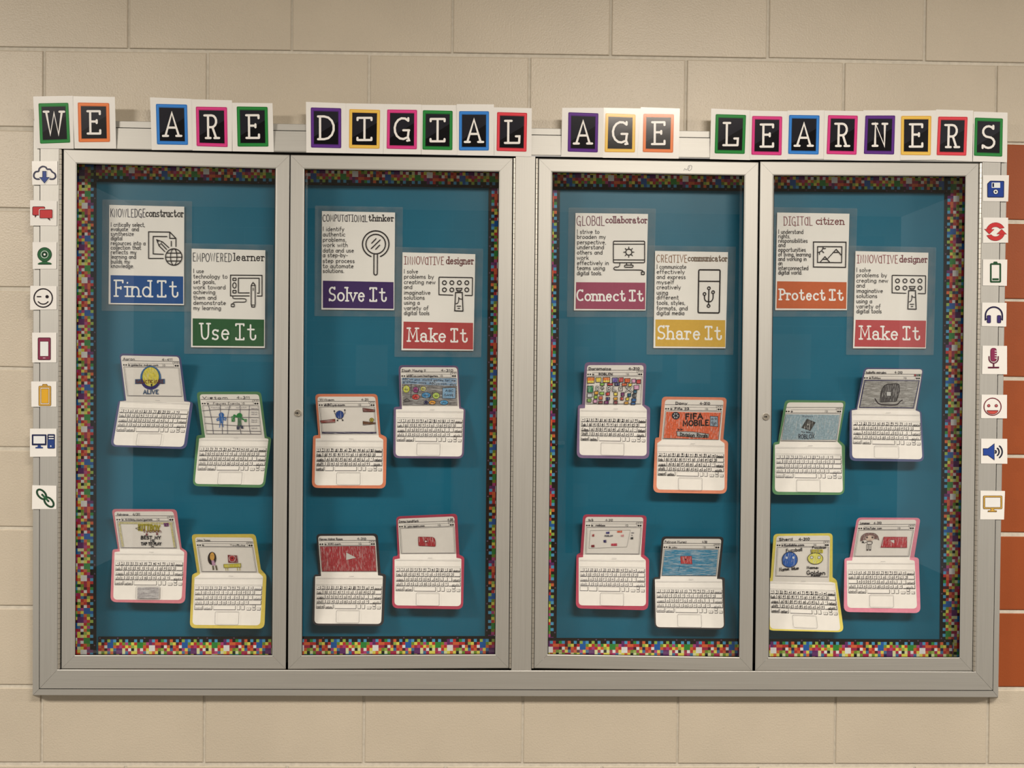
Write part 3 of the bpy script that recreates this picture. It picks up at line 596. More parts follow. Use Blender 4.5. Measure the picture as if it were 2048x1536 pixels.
strip((1085, 378.6), (1888, 386), (1085, 335), (1888, 342), 20, S_ % 'along the top of the right half', .0030)
strip((1076, 1275.6), (1906, 1278.6), (1076, 1319), (1906, 1322), 14, S_ % 'along the bottom of the right half', .0030)
# ---------------------------------------------------------------- heading letters along the top of the frame
COL = dict(green=(42, 118, 52), orange=(218, 112, 58), blue=(55, 115, 175), pink=(200, 58, 110), purple=(88, 46, 112), yellow=(226, 170, 72), red=(205, 62, 66))
def card_at(org, quad, Y, th, lay=0):
    mp = Map(org[0], org[1], 3.6571, Y)
    cx = sum(p[0] for p in quad)/4; by = (quad[2][1]+quad[3][1])/2
    return mp, mp.at(cx, by, 0)
LET = [ # letter, colour, crop origin, card quad, printed frame quad, label tail
 ('W', 'green', (0, 150), [(242, 157), (532, 152), (540, 540), (262, 537)], [(281, 207), (499, 203), (513, 494), (293, 502)], 'first card of WE'),
 ('E', 'orange', (0, 150), [(530, 155), (840, 160), (850, 538), (545, 538)], [(568, 201), (798, 205), (804, 489), (575, 491)], 'second card of WE'),
 ('A', 'blue', (0, 150), [(1097, 163), (1403, 175), (1412, 548), (1110, 548)], [(1140, 211), (1368, 216), (1375, 511), (1148, 507)], 'first card of ARE'),
 ('R', 'pink', (0, 150), [(1403, 177), (1697, 185), (1697, 558), (1408, 552)], [(1432, 231), (1660, 235), (1665, 527), (1438, 520)], 'middle card of ARE'),
 ('E', 'green', (0, 150), [(1695, 203), (1993, 206), (2003, 563), (1700, 558)], [(1731, 230), (1957, 233), (1963, 523), (1738, 523)], 'last card of ARE'),
 ('D', 'purple', (540, 150), [(263, 196), (555, 207), (557, 572), (265, 567)], [(298, 237), (521, 243), (521, 535), (300, 530)], 'first card of DIGIAL'),
 ('I', 'yellow', (540, 150), [(556, 207), (835, 212), (828, 577), (556, 572)], [(580, 249), (805, 255), (801, 539), (578, 535)], 'second card of DIGIAL'),
 ('G', 'pink', (540, 150), [(835, 212), (1107, 216), (1105, 580), (829, 577)], [(857, 252), (1076, 255), (1074, 543), (853, 539)], 'third card of DIGIAL'),
 ('I', 'green', (540, 150), [(1107, 218), (1365, 220), (1372, 582), (1107, 580)], [(1118, 257), (1336, 262), (1334, 549), (1115, 545)], 'fourth card of DIGIAL'),
 ('A', 'blue', (540, 150), [(1365, 213), (1638, 215), (1638, 588), (1372, 586)], [(1383, 264), (1602, 265), (1601, 552), (1382, 551)], 'fifth card of DIGIAL'),
 ('L', 'red', (540, 150), [(1638, 236), (1915, 243), (1912, 598), (1640, 588)], [(1661, 271), (1881, 277), (1876, 561), (1657, 555)], 'last card of DIGIAL'),
 ('A', 'purple', (1000, 150), [(455, 240), (760, 240), (752, 603), (447, 597)], [(500, 272), (720, 280), (715, 566), (495, 560)], 'first card of AGE'),
 ('G', 'yellow', (1000, 150), [(757, 239), (1035, 245), (1005, 608), (750, 605)], [(772, 279), (992, 288), (987, 566), (765, 563)], 'glossy middle card of AGE'),
 ('E', 'orange', (1000, 150), [(1030, 235), (1316, 245), (1307, 612), (1003, 608)], [(1049, 283), (1273, 287), (1266, 568), (1044, 563)], 'glossy last card of AGE'),
 ('L', 'green', (1000, 150), [(1545, 245), (1830, 258), (1830, 622), (1535, 615)], [(1578, 286), (1800, 292), (1790, 577), (1570, 573)], 'first card of LEARNERS'),
 ('E', 'pink', (1488, 150), [(45, 260), (320, 265), (316, 618), (43, 620)], [(60, 299), (280, 303), (275, 587), (54, 583)], 'second card of LEARNERS'),
 ('A', 'blue', (1488, 150), [(318, 260), (590, 258), (584, 615), (316, 615)], [(330, 292), (553, 295), (546, 581), (323, 577)], 'third card of LEARNERS'),
 ('R', 'pink', (1488, 150), [(588, 260), (875, 264), (863, 625), (583, 618)], [(615, 293), (833, 297), (823, 583), (604, 578)], 'fourth card of LEARNERS'),
 ('N', 'purple', (1488, 150), [(873, 258), (1147, 258), (1143, 625), (862, 625)], [(888, 296), (1106, 296), (1098, 581), (877, 577)], 'fifth card of LEARNERS'),
 ('E', 'yellow', (1488, 150), [(1147, 263), (1410, 258), (1405, 620), (1143, 622)], [(1150, 299), (1371, 299), (1366, 587), (1147, 584)], 'sixth card of LEARNERS'),
 ('R', 'red', (1488, 150), [(1405, 252), (1677, 260), (1670, 632), (1405, 622)], [(1421, 304), (1636, 306), (1626, 590), (1409, 586)], 'seventh card of LEARNERS'),
 ('S', 'green', (1488, 150), [(1680, 267), (1928, 275), (1923, 638), (1674, 632)], [(1689, 311), (1894, 318), (1889, 597), (1682, 590)], 'last card of LEARNERS')]
LW = dict(W=165, E=108, A=150, R=122, D=130, I=118, G=122, L=122, N=124, S=100)
TILT = {12: -.0042, 13: -.0040}
for i, (ch, cn, org, q, fq, tail) in enumerate(LET):
    base = YF-.0010-(.0007 if i % 2 else 0)
    tl = TILT.get(i, random.uniform(-.0105, -.0080)); py0 = org[1]+q[3][1]/3.6571
    yb_ = org[1]+(q[2][1]+q[3][1])/2/3.6571
    mp = Map(org[0], org[1], 3.6571, base, lean=((q[2][1]+q[3][1])/2, (q[0][1]+q[1][1])/2, tl))
    loc = mp.at((q[2][0]+q[3][0])/2, (q[2][1]+q[3][1])/2, 0)
    t = thing('letter_card', loc, 'white card with letter %s in a %s printed frame, %s' % (ch, cn, tail), 'letter card', 'heading letter cards')
    mm = MB(); slab(mm, mp, rpoly(q, 3), 0, .0005); mm.build('card', 'sheet', t)
    d = Draw(mp); d.lay = .00056; c = COL[cn]
    d.fill(rpoly(fq, 9), c, 'gloss')
    def ins(q_, dx, dy): return [lerp(lerp(q_[0], q_[1], dx), lerp(q_[3], q_[2], dx), dy), lerp(lerp(q_[0], q_[1], 1-dx), lerp(q_[3], q_[2], 1-dx), dy), lerp(lerp(q_[0], q_[1], 1-dx), lerp(q_[3], q_[2], 1-dx), 1-dy), lerp(lerp(q_[0], q_[1], dx), lerp(q_[3], q_[2], dx), 1-dy)]
    hi = tuple(min(255, v*1.12+6) for v in c)
    d.fill(rpoly(ins(fq, .040, .030), 4), hi, 'gloss'); d.fill(ins(fq, .072, .055), c, 'gloss')
    d.mb('gloss').build('printed_frame', 'gloss', t)
    d.m = {}
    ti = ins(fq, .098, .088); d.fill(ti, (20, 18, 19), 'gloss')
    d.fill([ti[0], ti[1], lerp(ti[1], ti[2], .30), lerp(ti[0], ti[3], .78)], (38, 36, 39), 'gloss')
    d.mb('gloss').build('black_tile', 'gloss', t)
    d.m = {}
    d.step(); W_ = LW[ch]; bx = (ti[0][0]+ti[1][0]+ti[2][0]+ti[3][0])/4+(3 if ch in 'L' else -2 if ch in 'D' else 0); tt = (ti[0][1]+ti[1][1])/2; tb_ = (ti[2][1]+ti[3][1])/2
    bas = tt+(tb_-tt)*(.845 if ch != 'G' else .80); cp = tt+(tb_-tt)*.155
    lean = ((ti[3][0]-ti[0][0]))*.4
    wd_ = 16; sp = W_-wd_
    H0 = bas-cp
    # narrow white slab letter; x shifts with height to follow the card's lean
    g, adv = glyph(ch, 'slab')
    xs = [u for pl_ in g for u, v in pl_]; mn, mx_ = min(xs), max(xs); sc_ = sp/(mx_-mn)
    for pl_ in g:
        d.stroke([(bx-sp/2+(u-mn)*sc_+(0.5-v)*lean, bas-v*H0) for u, v in pl_], (244, 238, 230), wd_, 'gloss', step=False)
    d.mb('gloss').build('letter', 'gloss', t)

d = Draw(scrib[1]); d.lay = .0003
d.stroke([(1345, 698), (1352, 684), (1362, 694), (1374, 684), (1380, 664), (1388, 662), (1384, 680), (1374, 694), (1386, 700), (1400, 690), (1404, 668), (1394, 660)], (168, 160, 148), 4, 'ink'); d.mb('ink').build('pencil_scribble', 'ink', scrib[0])

# ---------------------------------------------------------------- icon cards on the side stiles
def icon(quad_org, q, dorg, fn, label, cat='icon card'):
    mp = Map(quad_org[0], quad_org[1], 3.6571, YF-.0012)
    loc = mp.at((q[2][0]+q[3][0])/2, (q[2][1]+q[3][1])/2, 0)
    t = thing('icon_card', loc, label, cat, 'icon cards on the side frame')
    mm = MB(); slab(mm, mp, rpoly(q, 2), 0, .0006); mm.build('card', 'sheet', t)
    d = Draw(Map(dorg[0], dorg[1], 6.4, YF-.0012)); d.lay = .00066; fn(d)
    d.mb('gloss').build('icon', 'gloss', t)
NAVY, INK = (26, 30, 62), (30, 20, 24)
A, B_, C_, D_, E_, F_ = (55, 310), (55, 560), (55, 800), (1955, 330), (1955, 590), (1955, 830)
def curve(pts, n=6):
    out = []; N = len(pts)
    for i in range(N-1):
        p0, p1, p2, p3 = pts[max(0, i-1)], pts[i], pts[i+1], pts[min(N-1, i+2)]
        for k in range(n):
            t = k/n; out.append(tuple(.5*((2*b)+(-a+c)*t+(2*a-5*b+4*c-e)*t*t+(-a+3*b-3*c+e)*t**3) for a, b, c, e in zip(p0, p1, p2, p3)))
    return out+[pts[-1]]
def cloud(d):
    p = curve([(150, 308), (112, 306), (84, 284), (82, 245), (104, 215), (140, 207), (152, 172), (190, 147), (232, 156), (250, 180), (290, 184), (315, 215), (350, 240), (358, 280), (332, 306), (290, 308)])
    d.stroke(p, NAVY, 20, 'gloss'); a = [(193, 208), (240, 208), (240, 286), (280, 286), (218, 360), (153, 286), (193, 286)]
    d.stroke(a, (232, 224, 214), 22, 'gloss', True); d.fill(a, (42, 66, 125), 'gloss'); d.stroke(a, NAVY, 7, 'gloss', True)
def chat(d):
    R, K = (190, 56, 54), (80, 22, 26)
    p = rrect(65, 662, 220, 770, 14); d.fill([(88, 765), (97, 803), (122, 765)], K, 'gloss'); d.fill(p, R, 'gloss'); d.stroke(p, K, 7, 'gloss', True)
    p = rrect(157, 700, 318, 808, 14); d.stroke(p, (232, 224, 214), 22, 'gloss', True); d.fill([(244, 804), (290, 842), (284, 804)], K, 'gloss'); d.fill(p, R, 'gloss'); d.stroke(p, K, 7, 'gloss', True)
def webcam(d):
    g, k = (44, 92, 52), (20, 48, 28)
    d.fill(curve([(190, 1345), (185, 1368), (150, 1378), (140, 1400), (300, 1400), (292, 1378), (255, 1368), (248, 1345)]), g, 'gloss'); d.stroke([(140, 1398), (300, 1398)], k, 9, 'gloss')
    d.circ(218, 1273, 91, g, 'gloss'); d.ring(218, 1273, 89, k, 7, 'gloss'); d.ring(218, 1273, 45, (226, 222, 210), 6, 'gloss'); d.circ(218, 1273, 32, k, 'gloss'); d.circ(218, 1273, 14, (232, 228, 216), 'gloss')
def wink(d):
    d.ring(200, 230, 118, INK, 15, 'gloss'); d.stroke([(124, 213), (170, 213)], INK, 15, 'gloss'); d.circ(250, 213, 21, INK, 'gloss'); d.stroke(curve([(137, 278), (165, 300), (200, 308), (235, 300), (262, 278)]), INK, 14, 'gloss')
def phone(d):
    c, k = (132, 48, 68), (70, 20, 34); p = rrect(135, 740, 293, 1020, 14); d.fill(p, c, 'gloss'); d.stroke(p, k, 8, 'gloss', True); d.rect(160, 786, 268, 976, (228, 220, 210), 'gloss'); d.box(160, 786, 268, 976, k, 5, 'gloss'); d.stroke([(200, 998), (226, 998)], (200, 170, 170), 9, 'gloss')
def battery_y(d):
    c, k = (205, 155, 62), (120, 84, 36)
    d.fill(rpoly([(188, 1362), (196, 1332), (246, 1332), (256, 1362)], 8), c, 'gloss'); d.stroke([(188, 1358), (196, 1334), (246, 1334), (256, 1358)], k, 6, 'gloss')
    p = rrect(144, 1357, 298, 1610, 16); d.fill(p, c, 'gloss'); d.stroke(p, k, 6, 'gloss', True); d.fill(rrect(164, 1378, 280, 1590, 6), (232, 214, 190), 'gloss'); d.box(164, 1378, 280, 1590, k, 5, 'gloss'); d.rect(176, 1392, 268, 1576, (216, 158, 40), 'gloss'); d.box(176, 1392, 268, 1576, k, 5, 'gloss')
def desktop(d):
    b = (38, 60, 112); p = rrect(55, 440, 243, 580, 10); d.fill(p, NAVY, 'gloss'); d.rect(76, 461, 222, 557, (228, 220, 208), 'gloss'); d.fill([(132, 578), (168, 578), (172, 600), (196, 602), (198, 619), (100, 619), (102, 602), (128, 600)], b, 'gloss')
    p = rrect(257, 440, 347, 618, 10); d.fill(p, b, 'gloss'); d.rect(260, 444, 344, 508, NAVY, 'gloss'); d.stroke(p, NAVY, 6, 'gloss', True)
    for y in (464, 494): d.stroke([(275, y), (331, y)], (228, 220, 208), 13, 'gloss')
    d.circ(298, 590, 9, (228, 220, 208), 'gloss')
def chain(d):
    g = (26, 60, 34)
    for cx, cy in ((180, 1207), (274, 1306)):
        pts = []
        for t in range(0, 360, 15):
            u, v = 74*cos(radians(t)), 44*sin(radians(t)); a = radians(47); pts.append((cx+u*cos(a)-v*sin(a), cy+u*sin(a)+v*cos(a)))
        d.stroke(pts, g, 24, 'gloss', True)
    d.stroke([(192, 1216), (264, 1292)], (40, 92, 52), 24, 'gloss'); d.circ(188, 1212, 13, g, 'gloss'); d.circ(266, 1294, 13, g, 'gloss')
def floppy(d):
    p = rpoly([(130, 240), (165, 205), (338, 208), (335, 412), (130, 410)], [8, 8, 8, 8, 8]); d.fill(p, (36, 62, 130), 'gloss'); d.stroke(p, NAVY, 9, 'gloss', True)
    d.rect(182, 225, 290, 292, (228, 222, 214), 'gloss'); d.rect(190, 232, 212, 283, NAVY, 'gloss'); d.circ(233, 343, 36, NAVY, 'gloss'); d.circ(233, 343, 28, (228, 222, 214), 'gloss'); d.circ(233, 343, 12, (16, 18, 30), 'gloss')
def refresh(d):
    R, K = (196, 52, 50), (110, 26, 28)
    for sg in (0, 1):
        f = (lambda x, y: (x, y)) if not sg else (lambda x, y: (462-x, 1706-y))
        o = ell(232, 860, 122, 122, 28, 165); i = ell(232, 860, 72, 72, 165, 40); poly = [f(*p) for p in o+i]; hd = [f(*p) for p in ((92, 822), (212, 824), (152, 882))]
        d.stroke(poly, K, 7, 'gloss', True); d.fill(poly, R, 'gloss'); d.stroke(hd, K, 7, 'gloss', True); d.fill(hd, R, 'gloss')
def battery_g(d):
    g = (34, 72, 40); d.fill(rpoly([(200, 1262), (208, 1236), (252, 1236), (260, 1262)], 6), g, 'gloss'); d.box(171, 1267, 292, 1495, g, 21, 'gloss', 8); d.rect(190, 1450, 272, 1475, g, 'gloss')
def phones(d):
    k, p = (30, 22, 56), (60, 44, 98); d.stroke([(102, 318)]+ell(210, 262, 108, 108, 180, 0, 16)+[(318, 318)], k, 20, 'gloss')
    for x in (124, 254): q = rrect(x, 262, x+44, 356, 12); d.fill(q, p, 'gloss'); d.stroke(q, k, 8, 'gloss', True)
    d.stroke([(102, 312), (124, 306)], k, 14, 'gloss'); d.stroke([(318, 312), (298, 306)], k, 14, 'gloss')
def mic(d):
    c, k = (136, 46, 74), (92, 26, 46); q = rrect(168, 680, 244, 850, 38); d.fill(q, c, 'gloss'); d.stroke(q, k, 6, 'gloss', True)
    for y in (718, 748, 778, 808): d.stroke([(224, y), (250, y)], (230, 222, 214), 9, 'gloss')
    d.stroke([(148, 788)]+ell(207, 812, 59, 60, 190, 350, 10)+[(266, 788)], k, 15, 'gloss'); d.stroke([(207, 876), (207, 925)], k, 18, 'gloss', cap=False); d.rect(135, 918, 277, 938, k, 'gloss')
def grin(d):
    k = (112, 34, 42); d.ring(193, 1430, 110, k, 12, 'gloss')
    for x in (145, 241): d.circ(x, 1417, 20, k, 'gloss'); d.circ(x, 1417, 11, (198, 96, 92), 'gloss')
    m_ = [(122, 1478)]+[(262, 1478)]+ell(192, 1478, 70, 46, 0, -180, 10); d.fill(m_, (196, 76, 62), 'gloss'); d.stroke(m_, k, 6, 'gloss', True); d.stroke([(122, 1480), (262, 1480)], k, 10, 'gloss')
def speaker(d):
    b = (38, 66, 134); p = [(74, 430), (135, 430), (215, 368), (215, 575), (135, 515), (74, 515)]; d.fill(p, b, 'gloss'); d.stroke(p, NAVY, 7, 'gloss', True)
    d.stroke(ell(222, 471, 16, 18, 55, -55), (18, 20, 40), 20, 'gloss'); d.stroke(ell(222, 471, 55, 58, 52, -52), (18, 20, 40), 18, 'gloss'); d.stroke(ell(222, 471, 95, 96, 50, -50), (18, 20, 40), 18, 'gloss')
def monitor(d):
    y, k = (208, 158, 62), (96, 66, 36); d.fill(rrect(72, 1032, 318, 1204, 16), k, 'gloss'); d.fill(rrect(79, 1039, 311, 1197, 12), y, 'gloss'); d.fill(rrect(91, 1050, 299, 1187, 8), k, 'gloss'); d.rect(98, 1057, 292, 1180, (228, 218, 202), 'gloss')
    d.fill([(170, 1200), (214, 1200), (214, 1218), (246, 1222), (248, 1242), (132, 1242), (134, 1222), (170, 1218)], k, 'gloss'); d.fill([(176, 1200), (208, 1200), (208, 1223), (240, 1227), (240, 1235), (140, 1235), (140, 1227), (176, 1223)], y, 'gloss')
T_ = 'white card with %s, on the %s side of the frame'
icon((0, 150), [(233, 630), (420, 630), (420, 803), (236, 803)], A, cloud, T_ % ('navy cloud and blue down arrow', 'left'))
icon((0, 150), [(220, 915), (417, 922), (415, 1103), (221, 1101)], A, chat, T_ % ('two red speech bubbles', 'left'))
icon((0, 150), [(238, 1222), (415, 1222), (413, 1418), (240, 1418)], A, webcam, T_ % ('green round webcam', 'left'))
icon((0, 560), [(222, 42), (415, 45), (415, 215), (220, 218)], B_, wink, T_ % ('black winking face', 'left'))
icon((0, 560), [(235, 385), (413, 385), (413, 603), (237, 603)], B_, phone, T_ % ('crimson mobile phone', 'left'))
icon((0, 560), [(228, 742), (413, 742), (413, 927), (230, 927)], B_, battery_y, T_ % ('yellow battery', 'left'))
icon((0, 560), [(219, 1087), (414, 1087), (413, 1292), (219, 1293)], C_, desktop, T_ % ('blue desktop computer and tower', 'left'))
icon((0, 960), [(236, 38), (413, 42), (413, 213), (234, 213)], C_, chain, T_ % ('green chain link', 'left'))
icon((1488, 150), [(1748, 733), (1938, 733), (1932, 925), (1747, 923)], D_, floppy, T_ % ('blue floppy disk', 'right'))
icon((1488, 150), [(1748, 1042), (1932, 1044), (1932, 1226), (1747, 1228)], D_, refresh, T_ % ('two red circling arrows', 'right'))
icon((1488, 150), [(1748, 1348), (1926, 1350), (1922, 1542), (1746, 1540)], D_, battery_g, T_ % ('green nearly empty battery', 'right'))
icon((1488, 560), [(1742, 165), (1921, 167), (1918, 341), (1739, 337)], E_, phones, T_ % ('two dark purple headphones', 'right'))
icon((1488, 560), [(1745, 480), (1924, 482), (1924, 690), (1741, 688)], E_, mic, T_ % ('crimson microphone', 'right'))
icon((1488, 560), [(1738, 838), (1924, 840), (1923, 1012), (1734, 1011)], E_, grin, T_ % ('dark red grinning face', 'right'))
icon((1488, 560), [(1735, 1160), (1925, 1162), (1926, 1344), (1733, 1342)], F_, speaker, T_ % ('blue loudspeaker and sound waves', 'right'))
icon((1488, 960), [(1730, 78), (1909, 80), (1902, 289), (1727, 288)], F_, monitor, T_ % ('yellow computer monitor', 'right'))

# ---------------------------------------------------------------- laminated posters inside the case
K = (34, 28, 28)
def ic_doc(d):
    w_ = 12; d.stroke([(815, 815), (608, 815), (608, 443), (905, 447), (990, 535), (990, 650)], K, w_); d.stroke([(903, 447), (903, 535), (985, 535)], K, w_); d.stroke([(865, 510), (672, 508), (672, 752), (815, 757)], K, w_); d.stroke([(925, 575), (925, 645)], K, w_)
    d.stroke([(890, 665), (800, 582), (720, 553), (755, 640), (835, 720)], K, w_); d.fill([(720, 553), (756, 566), (736, 592)], K); d.stroke([(795, 583), (778, 612), (758, 628)], K, 9); d.stroke([(790, 615), (860, 690)], K, w_)
    d.ring(960, 795, 115, K, 13); d.ring(960, 795, 45, K, 11, ry=115)
    for x0, x1, y in ((868, 1052, 740), (845, 1075, 797), (868, 1052, 850)): d.stroke([(x0, y), (x1, y)], K, 11)
def ic_tablet(d):
    w_ = 12; d.stroke([(898, 745), (635, 745), (635, 455), (1075, 458), (1075, 747), (1008, 747)], K, w_); d.stroke([(898, 703), (745, 703), (745, 497), (1035, 498), (1035, 707), (1010, 707)], K, w_)
    d.box(668, 497, 713, 530, K, w_, r=6); d.ring(690, 598, 24, K, w_, ry=38); d.box(668, 668, 713, 704, K, w_, r=6)
    d.stroke([(924, 600), (938, 572), (950, 562), (965, 572), (980, 600), (980, 860), (972, 900), (932, 900), (924, 860)], K, w_, closed=True); d.stroke([(951, 560), (951, 550)], K, 7); d.stroke([(926, 600), (978, 600)], K, 9); d.stroke([(926, 872), (978, 872)], K, 9); d.stroke([(952, 632), (952, 670)], K, 10)
    d.stroke(curve([(668, 750), (670, 775), (700, 783), (830, 785), (853, 808), (830, 830), (700, 832), (672, 845), (666, 858)]), K, 10); d.box(645, 858, 688, 896, K, 11, r=6)
def ic_lens(d):
    d.stroke(ell(848, 545, 185, 185, -69, 249, 34), K, 16)
    d.ring(848, 545, 137, K, 15)
    for a in (((852, 470), (792, 533)), ((910, 487), (785, 608)), ((903, 560), (848, 617))): d.stroke(list(a), K, 14)
    d.stroke([(823, 690), (822, 950)]+ell(846, 953, 24, 24, 180, 360, 8)+[(870, 950), (872, 690)], K, 14)
def ic_touch(dx, dy):
    def f(d):
        s = lambda pts: [(x+dx, y+dy) for x, y in pts]
        d.stroke(s([(808, 700), (614, 693), (614, 455), (620, 448), (1078, 455), (1083, 462), (1080, 700), (1075, 705), (978, 703)]), K, 12)
        for j, y in enumerate((526, 625)):
            for i, x in enumerate((690, 794, 899, 1003)):
                if j == 1 and i == 2: continue
                d.ring(x+dx, y+dy, 27, K, 13)
        d.stroke(s([(855, 603), (936, 603), (930, 628), (912, 648), (876, 648), (860, 628)]), K, 11, closed=True); d.stroke(s([(866, 628), (925, 628)]), K, 8)
        d.stroke(s([(846, 662), (940, 662), (950, 922), (834, 918)]), K, 13, closed=True)
        d.stroke(curve(s([(890, 730), (890, 770), (878, 808), (852, 818)])), K, 11); d.stroke(curve(s([(890, 730), (903, 750), (935, 755)])), K, 10); d.stroke(s([(866, 853), (918, 853)]), K, 11); d.stroke(s([(878, 884), (905, 884)]), K, 11)
    return f
def ic_screen(d):
    d.box(676, 504, 1113, 805, K, 12, r=16); d.stroke([(680, 546), (1110, 546)], K, 11); d.stroke([(680, 765), (1110, 767)], K, 11); d.ring(892, 657, 42, K, 12)
    for k in range(8): a = k*pi/4; d.stroke([(892+50*cos(a), 657+50*sin(a)), (892+72*cos(a), 657+72*sin(a))], K, 11)
    d.stroke([(858, 808), (864, 834)], K, 11); d.stroke([(928, 808), (922, 834)], K, 11); d.box(832, 838, 952, 868, K, 11, r=14)
    d.stroke(curve([(765, 808), (763, 845), (740, 865), (700, 866), (681, 886), (700, 903), (740, 906), (1050, 908), (1085, 930)]), K, 11); d.box(1068, 932, 1108, 970, K, 12, r=5)
def ic_usb(d):
    d.stroke(rpoly([(752, 345), (1050, 347), (1038, 948), (742, 945)], 20), K, 17, closed=True); d.stroke([(750, 505), (1046, 507)], K, 15)
    for x, y in ((893, 603), (832, 683), (952, 658), (888, 850)): d.ring(x, y, 19, K, 13)
    d.stroke([(893, 622), (888, 832)], K, 15); d.stroke(curve([(832, 703), (834, 755), (858, 785), (888, 788)]), K, 14); d.stroke(curve([(952, 678), (950, 745), (925, 785), (888, 788)]), K, 14)
def ic_picture(d):
    d.stroke([(643, 515), (1098, 518), (1092, 870), (643, 865)], K, 13, closed=True); d.stroke([(701, 580), (1040, 582), (1036, 804), (699, 801)], K, 12, closed=True)
    d.stroke(ell(704, 585, 73, 75, 0, -90, 8), K, 12)
    for a in (((782, 607), (812, 607)), ((766, 645), (786, 665)), ((727, 662), (727, 690)), ((735, 800), (803, 720)), ((803, 720), (870, 800)), ((775, 757), (835, 757)), ((845, 745), (960, 618)), ((960, 618), (1035, 702)), ((925, 660), (990, 660))): d.stroke(list(a), K, 12)
BODY_S = ['I solve', 'problems by', 'creating new', 'and', 'imaginative', 'solutions', 'using a', 'variety of', 'digital tools']
